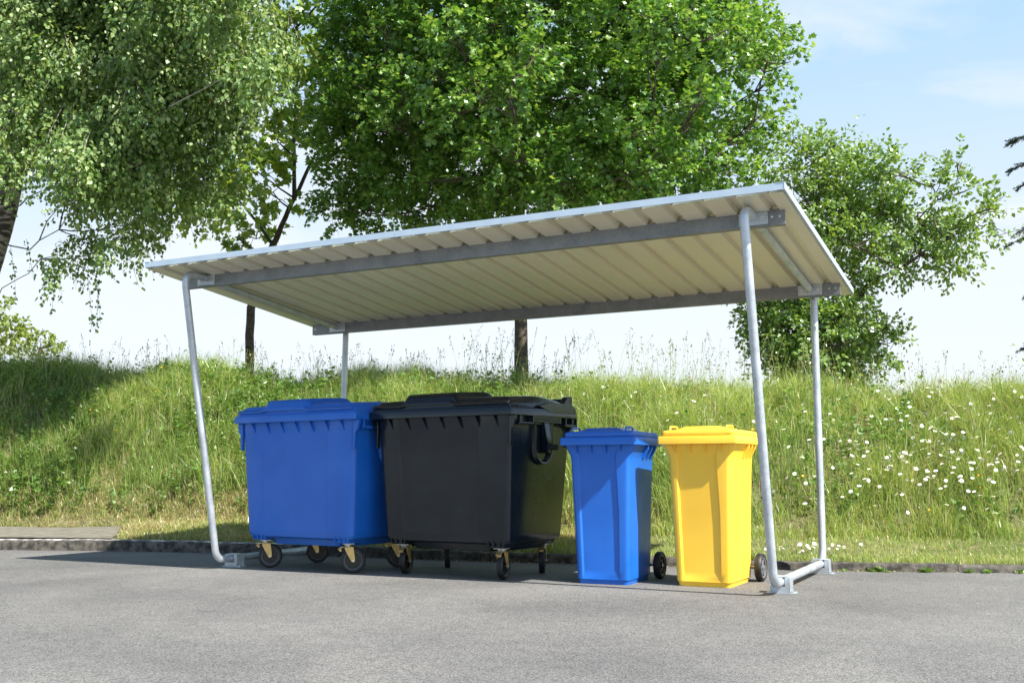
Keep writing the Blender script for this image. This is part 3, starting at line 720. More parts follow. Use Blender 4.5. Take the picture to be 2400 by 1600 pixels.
def tree(name, label, base, top_trunk, r_base, clumps, leafm, barkm, leafsize, shape, per, dens, twl=(.25,.5), droop=0, up=.8, seed=1, sub=6, gap=.0, shell=(.35,1.05), wob=.12, group=None, r_top=None, hang=False, stems=None, lr=1.0):
    """clumps: list of (centre, (rx,ry,rz)); trunk to each clump by a limb, twigs and leaves on the clump"""
    global rng
    rng = np.random.default_rng(seed); rg = random.Random(seed)
    base = Vector(base); t = thing(name, label, 'tree', base, 0, group)
    tr = MB(); tt = Vector(top_trunk); r_top = r_top or r_base*.45
    if stems is None: stems = [(base, tt)]
    anchors = []
    for q in stems:
        a, b = q[0], q[1]; ra, rb_ = (q[2], q[3]) if len(q) > 2 else (r_base, r_top)
        pts = limb(tr, Vector(a)-(Vector((0,0,.15)) if q is stems[0] else Vector((0,0,0))), b, ra, rb_, wob*.35, 10, rg, sides=12); anchors += pts[3:]
    P, Dn, NN, SZ = [], [], [], []
    for c, rad in clumps:
        c = Vector(c); cand = [p for p in anchors if p.z < c.z+.1] or anchors
        a = min(cand, key=lambda p: (p-c).length + (.6*max(0, p.z-c.z+.3)))
        lp = limb(tr, a, c, lr*max(.010, min(r_top*.7, .028*max(rad)+.010)), .010*lr, wob, 7, rg, sides=6)
        anchors += lp[4:6]
        rad = np.array(rad); vol = rad.prod()**(1/3); n = max(4, int(dens*vol**2))
        d = ball(n); d[:, 2] += .12; d = unit(d)
        rr_ = rng.uniform(shell[0], shell[1], (n, 1))**.7
        p = np.array(c)[None, :] + d*rad[None, :]*rr_
        if gap:
            keep = np.array([noise.noise(Vector((float(q[0]), float(q[1]), float(q[2])))*1.7+Vector((seed,0,0))) > -gap for q in p]); p = p[keep]; d = d[keep]; n = len(p)
            if n == 0: continue
        for k in range(min(sub, n)):
            tr_end = p[rg.randrange(n)]; limb(tr, lp[rg.randint(3,6)], tr_end, .011, .003, wob, 5, rg, sides=4)
        dirn = d*.8 + rng.normal(size=(n, 3))*.45
        if hang: dirn = d*.25 + rng.normal(size=(n, 3))*.18; dirn[:, 2] -= .9
        else: dirn[:, 2] += .12
        dirn = unit(dirn); ln = rng.uniform(twl[0], twl[1], n)
        a_, b_, c_, s_ = twig_leaves(p, dirn, ln, per, leafsize, droop=droop, up=up, outw=d, jit=.035 if not hang else .045)
        P.append(a_); Dn.append(b_); NN.append(c_); SZ.append(s_)
        # a few visible twigs
        for k in rng.integers(0, n, size=max(1, int(n*.10))):
            q = Vector(p[k]); e_ = q+Vector(dirn[k])*float(ln[k]); tr.tube([q-Vector(dirn[k])*.15, q, e_], [.005,.004,.002], 4, cap=False)
    P = np.concatenate(P); Dn = np.concatenate(Dn); NN = np.concatenate(NN); SZ = np.concatenate(SZ)
    V, k = leaves_mesh(P, Dn, NN, SZ, shape)
    bn = np.array(base)
    cr_ = raw('crown', V-bn, leaf_faces(len(P), k), k, leafm, t)
    tr.v = [(p[0]-base.x, p[1]-base.y, p[2]-base.z) for p in tr.v]
    tr.build('trunk', barkm, t, smooth=60)
    print(name, 'leaves', len(P))
    return t
def pc(u, v, Y, r, depth=None):
    """clump centred at photo pixel (u,v) on plane Y, radius r px wide, converted to metres"""
    p = at(u, v, Y); dist = (p-CP).dot(fw); m = dist/F
    rx, rz = (r if isinstance(r, tuple) else (r, r)); 
    return (p, (rx*m, (depth if depth else (rx+rz)*.5*m), rz*m))

# ------------------------------------------------------------------ trees
# field maple behind the shelter
YM = 7.0
tb = at(1228, 858, YM); tb.z = bank_z(tb.x, tb.y); 
cl = []
rg = random.Random(5)
spec = [(900,150,150),(1060,60,160),(1240,40,170),(1430,40,160),(1590,70,150),(1690,150,110),(860,300,120),(1000,250,150),(1180,230,160),(1370,220,160),(1540,250,150),(1690,290,100),
        (840,420,100),(960,400,120),(1090,390,130),(1330,380,130),(1470,400,120),(1600,390,110),(1700,410,70),(800,350,70),(780,480,60),(900,500,90),(1020,480,90),(1560,450,80),(1780,90,55),(1790,200,45),(1840,65,22),(1760,300,50),(1420,460,70),(1150,455,60),(1230,470,55),(1310,460,60),(1380,470,55),(1090,470,60),(1200,350,120),(1500,470,55),
        (1000,-110,170),(1200,-180,190),(1420,-160,180),(1600,-90,150),(860,10,110),(1130,-330,200),(1350,-340,180),(820,180,80),(1700,20,90)]
for i, (u, v, r) in enumerate(spec):
    dy = rg.uniform(-1.7, 1.9)*(1-abs(u-1280)/700) ; cl.append(pc(u, v, YM+dy, (r, r*.8)))
    if r > 110: cl.append(pc(u+rg.uniform(-40,40), v+rg.uniform(-30,30), YM-dy*.9, (r*.9, r*.7)))
for k in range(46):
    a = rg.uniform(0, 2*PI); q = math.sqrt(rg.random()); u = 1290+520*q*math.cos(a); v = 170+340*q*math.sin(a)
    if v > 500: continue
    rr = rg.uniform(38, 72); cl.append(pc(u, v, YM-.6-2.0*math.sqrt(max(0, 1-q*q))+rg.uniform(-.3,.3), (rr, rr*.62)))
tree('maple_tree', 'large round field maple with bright green crown and short trunk behind the shelter roof', tb, at(1232, 300, YM), .125, cl, L_MAPLE, BARK, .070, 'maple', 14, 400, twl=(.20,.45), up=1.1, seed=3, gap=.27, lr=.8, sub=7, group=None)
# slim dark maple left of it, big leaves
YS = 8.2
tb = at(590, 860, YS); tb.z = bank_z(tb.x, tb.y)
spec = [(700,110,70),(690,210,60),(650,330,60),(560,470,60),(480,470,45),(600,400,60),(690,60,60),(560,560,35),(600,560,40),(720,280,50),(640,450,50),(760,-40,80),(690,-120,80),(560,380,50),(430,490,30),(500,430,50),(730,180,40)]
cl = [pc(u, v, YS+rg.uniform(-.7,.7), (r, r*.9)) for u, v, r in spec]
m1 = at(640, 575, YS)
tree('maple_tree', 'slim dark maple with big drooping leaves and forked branches between birch and round tree', tb, m1, .088, cl, L_SYC, BARK, .14, 'maple', 7, 190, twl=(.2,.45), droop=.45, up=.5, seed=9, gap=.25, sub=4, r_top=.06, stems=[(tb, at(588,720,YS), .095, .08), (at(588,722,YS), m1, .08, .07), (m1, at(735,370,YS), .06, .03), (m1, at(560,470,YS), .035, .02), (at(690,470,YS), at(700,150,YS), .045, .02)])
# birch, hanging leaves, trunk leaves the frame at the left
YBi = 3.8
tb = at(-60, 830, YBi); tb.z = bank_z(tb.x, tb.y)
spec = []
for u in range(-330, 700, 95):
    for v in range(-420, 620, 95):
        lim = 540 if u < 280 else 540 - (u-280)*.95
        if v > lim-35: continue
        if u > 560 and v > 330: continue
        spec.append((u+rg.uniform(-30,30), v+rg.uniform(-30,30), rg.uniform(60,85)))
for u in range(20, 500, 95):
    for v in range(-250, 420, 110):
        spec.append((u+rg.uniform(-30,30), v+rg.uniform(-30,30), rg.uniform(65,85)))
spec += [(330,520,45),(360,470,45),(200,560,45),(130,600,35),(270,560,40)]
cl = [pc(u, v, YBi+rg.uniform(-1.7,1.0)*(1-min(1,abs(u-100)/900)), (r, r)) for u, v, r in spec if not (-40 < u < 190 and 330 < v < 480) and not (-60 < u < 90 and v >= 470) and not (60 < u < 150 and v > 500 and v < 560)]
t1 = at(45, 330, YBi)
for u in range(40, 640, 90):
    for v in range(-420, 380, 110):
        if v > 380-(u-250)*.75: continue
        cl.append(pc(u+rg.uniform(-30,30), v+rg.uniform(-30,30), rg.uniform(1.9,3.1), (75, 75)))
bt = tree('birch_tree', 'birch with hanging small leaves and pale flaking trunk at the left edge', tb, t1, .19, cl, L_BIRCH, BIRCHB, .067, 'ovate', 15, 400, twl=(.25,.62), up=.6, seed=4, gap=.42, sub=3, hang=True, lr=.55, shell=(.2,1.1), stems=[(tb, at(-5,560,YBi), .2, .17), (at(-5,562,YBi), t1, .17, .14), (t1, at(110,-60,YBi), .13, .09), (at(60,290,YBi), at(330,-60,YBi+.4), .05, .03)], r_top=.13)
# long hanging strands below the birch crown
P_, D_, N_, S_ = [], [], [], []
st = MB(); rg = random.Random(8)
rng = np.random.default_rng(5)
for (u, v0, v1) in [(118,610,735),(140,600,700),(165,600,680),(205,640,775),(222,655,783),(230,620,760),(185,600,690),(250,600,665),(320,560,660),(345,560,655),(365,500,650),(290,580,640),(100,600,690),(60,560,650),(30,580,700)]:
    Yh = YBi+rg.uniform(-.5,.5); a = at(u+rg.uniform(-12,12), v0, Yh); b = at(u+rg.uniform(0,22), v1, Yh); st.tube([a, a.lerp(b,.5)+Vector((.02,0,0)), b], [.004,.003,.0015], 4, cap=False)
    n = max(6, int((v1-v0)/5)); tt = rng.uniform(0,1,(n,1)); A = np.array(a); B = np.array(b)
    P_.append(A+(B-A)*tt+rng.normal(size=(n,3))*.02); d = rng.normal(size=(n,3))*.5; d[:,2] -= .8; D_.append(unit(d)); nn = rng.normal(size=(n,3)); N_.append(unit(nn)); S_.append(.06*rng.uniform(.7,1.2,n))
P_ = np.concatenate(P_); V, k = leaves_mesh(P_, np.concatenate(D_), np.concatenate(N_), np.concatenate(S_), 'ovate')
raw('hanging_twigs', V-np.array(tb), leaf_faces(len(P_), k), k, L_BIRCH, bt)
st.v = [(p[0]-tb.x, p[1]-tb.y, p[2]-tb.z) for p in st.v]; st.build('twig', BARK, bt)
# multi stemmed small tree at the right
YR = 8.0
tb = at(1890, 905, YR); tb.z = bank_z(tb.x, tb.y)
spec = [(1850,380,60),(1930,400,80),(2010,430,80),(2080,470,75),(1880,470,80),(1970,500,85),(2060,540,85),(2150,500,60),(2160,590,70),(2220,560,55),(2110,620,60),(2240,440,35),(2290,520,40),(2320,490,28),(2225,620,35),(2180,430,30),(2100,400,45),(1960,340,30),(1860,335,28),(2340,545,18),
        (1790,410,35),(1930,600,70),(2000,580,60),(1800,760,65),(1850,800,70),(1930,830,80),(2010,830,60),(1870,700,60),(1960,760,60),(2060,800,45),(1790,710,45),(1980,870,60),(1860,870,60),(1920,720,50),(2080,760,25),(2250,390,18),(2190,530,40),(1800,690,55),(1840,740,70),(1900,790,80),(1960,820,80),(2010,790,65),(1770,790,40),(1830,850,60),(1900,860,70),(1960,710,60),(2050,700,40),(2130,540,60),(1790,640,50),(2010,640,50)]
rg = random.Random(21)
cl = [pc(u, v, YR+rg.uniform(-.7,.8), (r, r*.85)) for u, v, r in spec]
fk = at(1925, 775, YR)
tree('small_tree', 'small multi-stemmed tree with loose open crown right of the shelter', tb, fk, .055, cl, L_SHRUB, BARK, .066, 'ovate', 15, 560, twl=(.18,.42), lr=.7, up=.9, seed=14, gap=.2, sub=4, r_top=.045,
     stems=[(tb, fk, .06, .05), (fk, at(2040, 660, YR), .05, .035), (at(2040,662,YR), at(2200, 560, YR), .033, .015), (fk, at(1900, 560, YR+.3), .03, .015), (fk, at(1850,640,YR-.2), .03, .015), (at(2000,700,YR), at(1990,520,YR+.2), .025, .012)])
# conifer whose branch tips reach in at the right
YC = 9.5
cb = at(2640, 905, YC); cb.z = bank_z(cb.x, cb.y)
ct = thing('conifer_tree', 'dark conifer of which only branch tips show at the right edge', 'tree', cb)
tm = MB(); limb(tm, cb-Vector((0,0,.1)), at(2640, 60, YC), .15, .03, .02, 10, random, sides=10)
P_, D_, N_, S_ = [], [], [], []
rg = random.Random(2); rng = np.random.default_rng(77)
ends = [(2352,346),(2366,400),(2390,440),(2362,575),(2385,545),(2398,700),(2395,820),(2420,500),(2420,250),(2440,640),(2440,760),(2470,160)]
for (u, v) in ends:
    a = at(2640, v-70+rg.uniform(-25,25), YC); b = at(u, v, YC+rg.uniform(-.4,.4)); pts = limb(tm, a, b, .03, .006, .05, 8, rg, sag=-.06)
    for i in range(2, 8):
        p = pts[i]
        for s in range(10):
            q = p.lerp(pts[max(0,i-1)], rg.random()); d0 = (b-a).normalized()*.8+Vector((rg.uniform(-.5,.5), rg.uniform(-.9,.9), rg.uniform(-.65,.15))); d0.normalize(); ln = rg.uniform(.12,.30)*(1.1-i*.05)
            if i == 7: ln *= .55
            n = 60; tt = rng.uniform(0,1,(n,1)); P_.append(np.array(q)+np.array(d0)*ln*tt); dd = np.array(d0)*.9+rng.normal(size=(n,3))*.55; D_.append(unit(dd)); N_.append(unit(rng.normal(size=(n,3)))); S_.append(rng.uniform(.025,.045,n))
            tm.tube([q, q+d0*ln], [.005,.002], 4, cap=False)
P_ = np.concatenate(P_); D_ = np.concatenate(D_); N_ = np.concatenate(N_); S_ = np.concatenate(S_)
sh0 = LEAFSHAPE['diamond'][0].copy(); LEAFSHAPE['needle'] = (sh0*np.array([.22,1]), None)
V, k = leaves_mesh(P_, D_, N_, S_, 'needle'); raw('crown', V-np.array(cb), leaf_faces(len(P_), k), k, L_CON, ct)
tm.v = [(p[0]-cb.x, p[1]-cb.y, p[2]-cb.z) for p in tm.v]; tm.build('trunk', BARK, ct)
# far trees behind the crest at the left and a bush at the right edge
def far_tree(label, u, vb, Y, spec, seed, size=.28, m=L_FAR):
    b = at(u, vb, Y); b.z = max(.3, bank_z(b.x, b.y)) if Y < 60 else .3
    cl = [pc(uu, vv, Y+random.uniform(-1,1), (r, r*.9)) for uu, vv, r in spec]
    tree('broadleaf_tree', label, b, Vector((b.x, b.y, cl[0][0].z)), .28, cl, m, BARK, size, 'ovate', 7, 42, twl=(.3,.8), up=.9, seed=seed, gap=.2, sub=3)
far_tree('distant round light green tree beyond the bank at the left edge', -10, 830, 40, [(-10,770,40),(-40,760,40),(30,750,28),(10,790,40),(35,795,28),(-60,800,50),(5,730,25),(40,770,20)], 31)
far_tree('distant low light green tree beyond the bank, right of the round one', 95, 830, 46, [(95,812,28),(60,820,28),(125,818,24),(95,795,18),(140,828,14),(30,830,28)], 32)
far_tree('small dark bush at the right edge on the crest of the bank', 2425, 905, 16, [(2425,885,26),(2440,870,28),(2415,895,18),(2460,880,30)], 33, .12, L_SYC)

# ------------------------------------------------------------------ grass (stuff)
rng = np.random.default_rng(101)
def scatter(n, x0, x1, d0, d1, dist=None):
    x = rng.uniform(x0, x1, n); d = rng.uniform(d0, d1, n); return x, d
ky_tab_x = np.linspace(-14, 14, 561); ky_tab = np.array([kerb_ys(float(a)) for a in ky_tab_x])
gz_x = np.linspace(-14, 14, 281); gz_d = np.linspace(0, 9, 181)
GZ = np.array([[bank_z(float(a), kerb_ys(float(a))+float(b)) for b in gz_d] for a in gz_x])
def ground_z(x, d):
    fx = np.clip((x+14)/28*280, 0, 279.999); fd = np.clip(d/9*180, 0, 179.999); i = fx.astype(int); j = fd.astype(int); a = fx-i; b = fd-j
    return GZ[i,j]*(1-a)*(1-b)+GZ[i+1,j]*a*(1-b)+GZ[i,j+1]*(1-a)*b+GZ[i+1,j+1]*a*b
def foot_at(x): return np.interp(x, [-4,-1,3,6,9], [2.2, 1.55, 1.5, 1.75, 1.9])
def nfield(x, y, s, seed):
    # cheap smooth noise
    r_ = np.random.default_rng(seed); o = np.zeros_like(x)
    for k in range(9):
        a = r_.uniform(0, 2*PI); f_ = s*r_.uniform(.6, 2.2); o += np.sin(x*f_*np.cos(a)+y*f_*np.sin(a)+r_.uniform(0, 6.28))/3
    return o
def blades(name, x, d, h, w, lean, m, label, mi=None, mats=None, kind='stuff', curl=.45):
    n = len(x); y = np.interp(x, ky_tab_x, ky_tab)+d; z = ground_z(x, d)-.01
    az = rng.uniform(0, 2*PI, n); fa = rng.uniform(0, 2*PI, n)
    P = np.stack([x, y, z], 1); D_ = np.stack([np.cos(az), np.sin(az), np.zeros(n)], 1); Sx = np.stack([np.cos(fa), np.sin(fa), np.zeros(n)], 1)
    V = np.empty((n, 5, 3)); up = np.array([0,0,1.])
    l = lean[:, None]
    p1 = P+up*h[:, None]*.55+D_*h[:, None]*l*.25; p2 = P+up*(h*(1-.35*lean))[:, None]+D_*h[:, None]*l*(.55+curl)
    V[:,0] = P-Sx*w[:, None]*.5; V[:,1] = P+Sx*w[:, None]*.5; V[:,2] = p1+Sx*w[:, None]*.42; V[:,3] = p1-Sx*w[:, None]*.42; V[:,4] = p2
    b = np.arange(n)[:, None]*5
    F1 = np.stack([b[:,0],b[:,0]+1,b[:,0]+2,b[:,0]+3], 1); F2 = np.stack([b[:,0]+3,b[:,0]+2,b[:,0]+4,b[:,0]+4], 1)
    # store as triangles so that one foreach_set is enough
    T = np.concatenate([F1[:, [0,1,2]], F1[:, [0,2,3]], F2[:, [0,1,2]]])
    mi3 = None if mi is None else np.concatenate([mi, mi, mi])
    return raw(name, V.reshape(-1,3), T, 3, mats or m, mi=mi3)
# visible patch of bank
n = 400000
x = rng.uniform(-12.5, 9.0, n); d = rng.uniform(.10, 5.6, n)
ft_ = foot_at(x); y = np.interp(x, ky_tab_x, ky_tab)+d
on = np.clip((d-ft_+.25)/.7, 0, 1)               # 0 on the verge, 1 on the bank
nf = nfield(x, y, 2.2, 3); nf2 = nfield(x, y, 5.5, 4)
bare = (x < -1.8)&(d < ft_+.35)                    # trodden, dry foot of the bank at the left
path_m = (x < -2.36-.75*d)&(d < 2.14)
dens = np.where(on > 0, .80+.2*nf, .95)
dens = np.where((x < 2.2)&(d < ft_+.1), dens*.8, dens)
dens = np.where(bare, dens*.95, dens)
thin = (nf2 > .75)&(on > .3); dens = np.where(thin, dens*.35, dens)
keep = (rng.random(n) < dens) & ~path_m
x, d, y, on, nf, nf2, bare = x[keep], d[keep], y[keep], on[keep], nf[keep], nf2[keep], bare[keep]
n = len(x)
h = np.where(on > 0, (.10+.26*on)*(1+.25*nf)*rng.uniform(.5, 1.35, n), rng.uniform(.025, .075, n))
nf3 = nfield(x, y, 8.5, 31); h = np.where(on > 0, h*(1+.30*nf3)*np.where(rng.random(n) < .06, 1.5, 1), h); h = np.clip(h, .02, .62)
h = np.where(bare, h*.6, h)
w = np.where(on > 0, rng.uniform(.004, .009, n), rng.uniform(.0035, .006, n))
lean = rng.uniform(.05, 1.15, n)
dry = rng.random(n) < np.where(on < .5, np.where(x < 2.8, .50, .15), .10+.07*(nf2 > .3)+.06*(x > 5))
dry |= bare & (rng.random(n) < .6)
g = blades('grass', x, d, h, w, lean, None, '', mi=np.where(dry, 1, np.where(nfield(x, y, 2.0, 41)+rng.normal(0, .5, n)+np.where(x < 0, .35, -.25) > .25, 2, 0)), mats=[G_BLADE, G_DRY, G_DEEP]); tag(g, 'long uncut grass covering the bank and short grass on the verge', 'grass', kind='stuff')
print('blades', n)
# dry thatch on the trodden foot of the bank and the verge at the left
n = 190000; x = rng.uniform(-12.5, 2.4, n); d = rng.uniform(.2, 3.3, n); ft_ = foot_at(x); y = np.interp(x, ky_tab_x, ky_tab)+d
keep = (d < ft_+.75+.25*nfield(x, y, 3, 6)) & ~((x < -2.36-.75*d)&(d < 2.14)); x, d = x[keep], d[keep]; n = len(x); nn_ = nfield(x, d, 3.5, 21)
g = blades('dry_thatch', x, d, rng.uniform(.03, .11, n)*(1+.8*(rng.random(n) < .1)), rng.uniform(.005, .010, n), rng.uniform(.6, 1.6, n), None, '', mi=(rng.random(n) < .62+.25*nn_).astype(int), mats=[G_BLADE, G_DRY]); tag(g, 'dry straw coloured thatch along the foot of the bank at the left', 'dry grass', kind='stuff')
# leafy herbs, thickest on the left half of the bank
n = 17000
x = rng.uniform(-12.5, 9.0, n); d = rng.uniform(1.4, 5.0, n); ft_ = foot_at(x); y = np.interp(x, ky_tab_x, ky_tab)+d
nf = nfield(x, y, 2.5, 12); keep = (d > ft_+.1)&(rng.random(n) < np.where(x < 1.0, .55+.45*nf, .10+.14*nf)); x, d, y = x[keep], d[keep], y[keep]; n = len(x)
z = ground_z(x, d); hh = rng.uniform(.10, .42, n)
per = 12; t_ = rng.uniform(.15, 1, (n, per, 1)); lx = rng.normal(size=(n, 1, 3))*.18; lx[..., 2] = 1
P = np.stack([x, y, z], 1)[:, None, :] + lx*hh[:, None, None]*t_
dd = rng.normal(size=(n, per, 3)); dd[..., 2] = np.abs(dd[..., 2])*.5+.15; nn = rng.normal(size=(n, per, 3))*.5; nn[..., 2] += 1
V, k = leaves_mesh(P.reshape(-1,3), unit(dd.reshape(-1,3)), unit(nn.reshape(-1,3)), rng.uniform(.03, .075, n*per), 'diamond')
g = raw('herbs', V, leaf_faces(n*per, k), k, G_HERB); tag(g, 'leafy green herbs mixed through the grass on the left half of the bank', 'ground cover', kind='stuff')
# tall seed-headed grass stalks, standing out against the sky on the crest
n = 1500
x = np.concatenate([rng.uniform(-12, 9, 700), rng.uniform(-12, 9, 800)]); d = np.concatenate([rng.uniform(1.9, 4.3, 700), rng.uniform(4.1, 5.2, 800)])
h = np.concatenate([rng.uniform(.3, .6, 700), rng.uniform(.35, .95, 800)])*np.where((x > -1)&(x < 4.2), 1.05, .8)
y = np.interp(x, ky_tab_x, ky_tab)+d; z = ground_z(x, d)
Vs, Ts, mi_ = [], [], []; o_ = 0
for i in range(n):
    b = np.array([x[i], y[i], z[i]]); ln_ = rng.normal(size=3)*.14; ln_[2] = 1; p_prev = b; ax = []
    for k in range(5):
        t = k/4; ax.append(b+np.array([ln_[0]*t*t, ln_[1]*t*t, t])*h[i])
    wv = np.array([.89,.45,0])*.0016
    for k in range(4):
        Vs += [ax[k]-wv, ax[k]+wv, ax[k+1]+wv*.8, ax[k+1]-wv*.8]; Ts += [(o_,o_+1,o_+2,o_+3)]; mi_.append(0); o_ += 4
    kind_ = rng.integers(0, 3); m_ = 16 if kind_ else 9
    for k in range(m_):
        t = 1-.30*rng.random()*(1 if kind_ else .5); c = b+np.array([ln_[0]*t*t, ln_[1]*t*t, t])*h[i]; s = (.05*(1.05-t)/.3 if kind_ else .003)
        off = rng.normal(size=3)*s; off[2] *= .4; c = c+off; q = rng.normal(size=3)*.006; q[2] = abs(q[2])+.006; r_ = rng.normal(size=3)*.0045
        Vs += [c-q, c+r_, c+q, c-r_]; Ts += [(o_,o_+1,o_+2,o_+3)]; mi_.append(1); o_ += 4
g = raw('seed_grass', np.array(Vs), np.array(Ts), 4, [G_BLADE, G_SEED], mi=mi_); tag(g, 'tall thin grass stalks with seed heads rising above the crest', 'grass', kind='stuff')

# ------------------------------------------------------------------ flowers
def flower(kind):
    m = MB()
    if kind == 'daisy':
        npet = 15; R_ = .021
        for k in range(npet):
            a = 2*PI*k/npet; ca, sa = math.cos(a), math.sin(a); w_ = .0042
            p = lambda r, s, z: (r*ca-s*sa, r*sa+s*ca, z)
            m.add([p(.006,-.002,.0), p(.006,.002,.0), p(R_*.85,w_,.003), p(R_,0,.001), p(R_*.85,-w_,.003)], [(0,1,2,3,4)], 0)
        m.lathe([(.0001,.006),(.005,.005),(.0075,.001),(.0001,-.002)], 10, 'z', mi=1)
    else:
        for k in range(5):
            a = 2*PI*k/5; ca, sa = math.cos(a), math.sin(a); p = lambda r, s, z: (r*ca-s*sa, r*sa+s*ca, z)
            m.add([p(.001,-.002,0), p(.001,.002,0), p(.012,.008,.006), p(.015,0,.008), p(.012,-.008,.006)], [(0,1,2,3,4)], 1)
        m.lathe([(.0001,.004),(.003,.003),(.003,0),(.0001,0)], 8, 'z', mi=1)
    return m
def place_flower(src, loc, nrm, hgt, label, cat, group, sc):
    o = src.copy(); COL.objects.link(o); o.location = loc
    o.rotation_euler = nrm.to_track_quat('Z', 'Y').to_euler(); o.scale = (sc, sc, sc)
    tag(o, label, cat, group); return o
# flower + stem variants as one small mesh each (a head is about four pixels wide in the picture)
def flower_mesh(kind, tilt, hgt, name):
    m = flower(kind); rot = Matrix.Rotation(tilt, 3, 'X')
    m.v = [tuple(rot @ Vector(p)+Vector((0,0,hgt))) for p in m.v]
    m.tube([(0,.02,0),(0,.004,hgt*.6),(0,0,hgt-.004)], [.0016,.0014,.0012], 4, cap=False, mi=2)
    o = m.build(name, [PETAL, YOLK, STEM], smooth=0); return o
rg = random.Random(17)
DS = [flower_mesh('daisy', R(t), h_, 'daisy') for t, h_ in ((15,.40),(35,.44),(50,.38),(25,.48),(62,.42),(-10,.36))]
used = set()
def put(srcs, u, v, label, cat, group, sc=1.):
    """stand a flower on the bank so that its head is near photo pixel (u,v)"""
    src = srcs[rg.randrange(len(srcs))]; hh_ = .40*sc
    Y = 4.; best = None
    for k in range(240):
        Y = kerb_ys(5)+.15+k*.025; p = at(u, v, Y); y_ = p.y; dd_ = y_-kerb_ys(p.x)
        if dd_ < .15: continue
        g_ = bank_z(p.x, p.y); 
        if p.z-g_ <= hh_: best = (p, g_); break
    if best is None: return
    p, g_ = best
    if src.name in used:
        o = src.copy(); COL.objects.link(o)
    else: o = src; used.add(src.name)
    o.location = (p.x, p.y, g_-.01); o.rotation_euler = (rg.uniform(-.3,.3), rg.uniform(-.3,.3), R(-25)+rg.uniform(-1.2,1.2)); q = sc*rg.uniform(.92,1.25); o.scale = (q, q, q)
    tag(o, label, cat, group)
import random as _r
# dense field at the right, loose scatter nearer the shelter, a low clump beside the rear foot
pts = []
for k in range(175): pts.append((min(2398, rg.gauss(2215,112)), rg.gauss(1080,55)))
for k in range(45): pts.append((rg.uniform(2050,2395), rg.uniform(925,1010)))
for k in range(42): pts.append((rg.uniform(1830,2100), rg.uniform(930,1170)))
for k in range(22): pts.append((rg.uniform(1340,1780), rg.uniform(905,1010)))
for u, v in pts:
    if 880 < v < 1195 and u < 2400:
        lb = 'white oxeye daisy in the long grass above the wheelie bins' if u < 1790 else ('white oxeye daisy in the bank grass between and just right of the two right tubes' if u < 2050 else
             ('white oxeye daisy high on the bank at the right, near the crest' if v < 1010 else 'white oxeye daisy in the dense patch of daisies on the bank at the right'))
        put(DS, u, v, lb, 'flower', 'oxeye daisies in the bank grass', .84)
SD = [flower_mesh('daisy', R(t), .12, 'daisy') for t in (20, 55)]
def put_low(u, v): 
    global rg
    src = SD[rg.randrange(2)]
    d_ = fw + cr*((u-1200)/F) + cu*((800-v)/F)
    for k in range(400):
        p = CP + d_*(8+k*.02)
        if p.y > kerb_ys(p.x)+.15 and p.z-bank_z(p.x, p.y) <= .11: break
    if src.name in used: o = src.copy(); COL.objects.link(o)
    else: o = src; used.add(src.name)
    o.location = (p.x, p.y, bank_z(p.x, p.y)); o.rotation_euler = (rg.uniform(-.5,.5), rg.uniform(-.5,.5), rg.uniform(-1,1)); q = rg.uniform(.55,.85); o.scale = (q, q, q); tag(o, 'small white daisy in the verge grass just left of the rear right tube' if u < 1925 else 'small white daisy in the verge grass just right of the rear right tube', 'flower', 'daisies in the short verge grass')
for u, v in [(1828,1272),(1838,1274),(1862,1268),(1868,1271),(1875,1266),(1882,1270),(1890,1275),(1897,1268),(1903,1272),(1870,1276),(1886,1281),(1893,1280),(1910,1266),(1945,1268),(1952,1275),(1962,1270),(1968,1273),(1982,1271),(2012,1268),(1790,1278)]: put_low(u, v)
BC = [flower_mesh('buttercup', R(t), .36, 'buttercup') for t in (25, 45)]
for u, v, lb in [(395,862,'yellow buttercup just below the crest, left of the front left tube'),(278,916,'yellow buttercup in the upper left bank grass, under the small dark tree shadow'),(383,913,'yellow buttercup in the bank grass a little left of the tube, upper one'),(353,920,'yellow buttercup in the middle of a short row of three left of the tube'),
    (227,957,'yellow buttercup halfway up the bank at the left'),(470,915,'yellow buttercup just right of the front left tube'),(90,1000,'leftmost yellow buttercup, low on the shaded bank'),(275,1010,'lowest yellow buttercup on the left half of the bank'),
    (1770,1010,'yellow buttercup right beside the front right tube above the yellow bin'),(1870,1110,'yellow buttercup between the two right tubes'),(2303,1105,'upper of two yellow buttercups in the dense daisy patch'),(2292,1128,'lower of two yellow buttercups in the dense daisy patch'),(2174,1172,'yellow buttercup below the daisy patch at the right')]:
    put(BC, u, v, lb, 'flower', 'buttercups in the bank grass', .9)

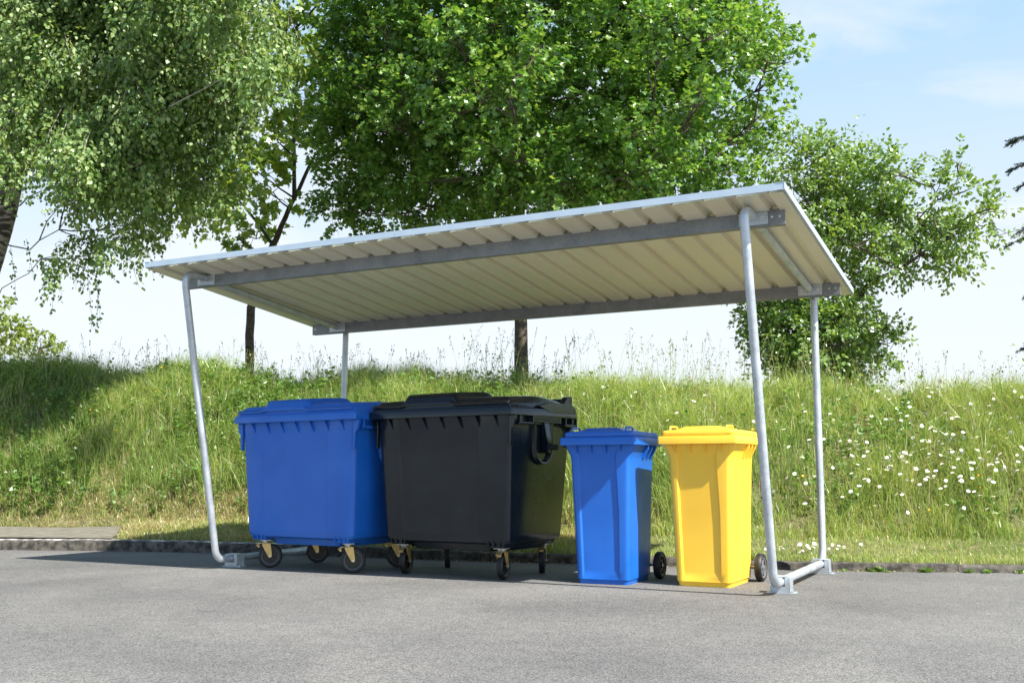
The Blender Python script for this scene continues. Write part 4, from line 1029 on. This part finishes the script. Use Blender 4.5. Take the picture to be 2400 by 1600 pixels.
# weeds growing at the foot of the kerb at the right
for i, (u, v, lb, sc) in enumerate([(2055,1333,'spiky green weed at the kerb foot, first right of the rear shelter foot',1.1),(2078,1332,'taller spiky green weed at the kerb foot, just right of the first one',1.3),(2178,1336,'leafy weed tuft at the kerb foot midway to the right edge',1.2),(2272,1340,'low broad weed tuft at the kerb foot',1.1),(2318,1341,'narrow weed tuft at the kerb foot right of the low broad one',1.0),(2392,1346,'weed tuft at the kerb foot nearest the right edge',1.0),(1992,1331,'tiny weed at the kerb foot close to the rear shelter foot',.7)]):
    d_ = fw + cr*((u-1200)/F) + cu*((800-v)/F); p = CP+d_*((0-CP.z)/d_.z); y_ = kerb_ys(p.x)-.02
    sc *= .62; n = int(30*sc); A = rng.uniform(0, 2*PI, n); D2 = np.stack([np.cos(A), np.sin(A)*.7-.25, rng.uniform(.3, 1.6, n)], 1); P2 = np.stack([rng.normal(0, .022*sc, n), rng.normal(-.01, .01, n), np.zeros(n)+.002], 1)
    V, k = leaves_mesh(P2, unit(D2), unit(rng.normal(size=(n,3))*.3+np.array([0,0,1.])), rng.uniform(.035,.075,n)*sc, 'diamond')
    o = raw('weed', V, leaf_faces(n, k), k, G_HERB); o.location = (p.x, y_, 0); tag(o, lb, 'weed', 'weeds along the kerb')
# moss and crumbs in the gutter
n = 5200; x = rng.uniform(-1, 9, n); yk = np.interp(x, ky_tab_x, ky_tab); dens_ = np.clip(.25+.5*nfield(x, yk, 4, 8), .03, 1); keep = rng.random(n) < dens_*np.where(x > 3.6, 1, .5); x = x[keep]; yk = yk[keep]; n = len(x)
P2 = np.stack([x, yk-np.abs(rng.normal(0,.03,n))-.004, np.zeros(n)+.001], 1); D2 = unit(rng.normal(size=(n,3))*np.array([1,1,.5])+np.array([0,0,.35]))
V, k = leaves_mesh(P2, D2, unit(rng.normal(size=(n,3))+np.array([0,0,1.])), rng.uniform(.006,.02,n), 'diamond')
o = raw('gutter_litter', V, leaf_faces(n, k), k, [L_FAR, G_DRY], mi=(rng.random(n) < .45).astype(int)); tag(o, 'moss and dry plant crumbs lying along the foot of the kerb', 'ground cover', kind='stuff')
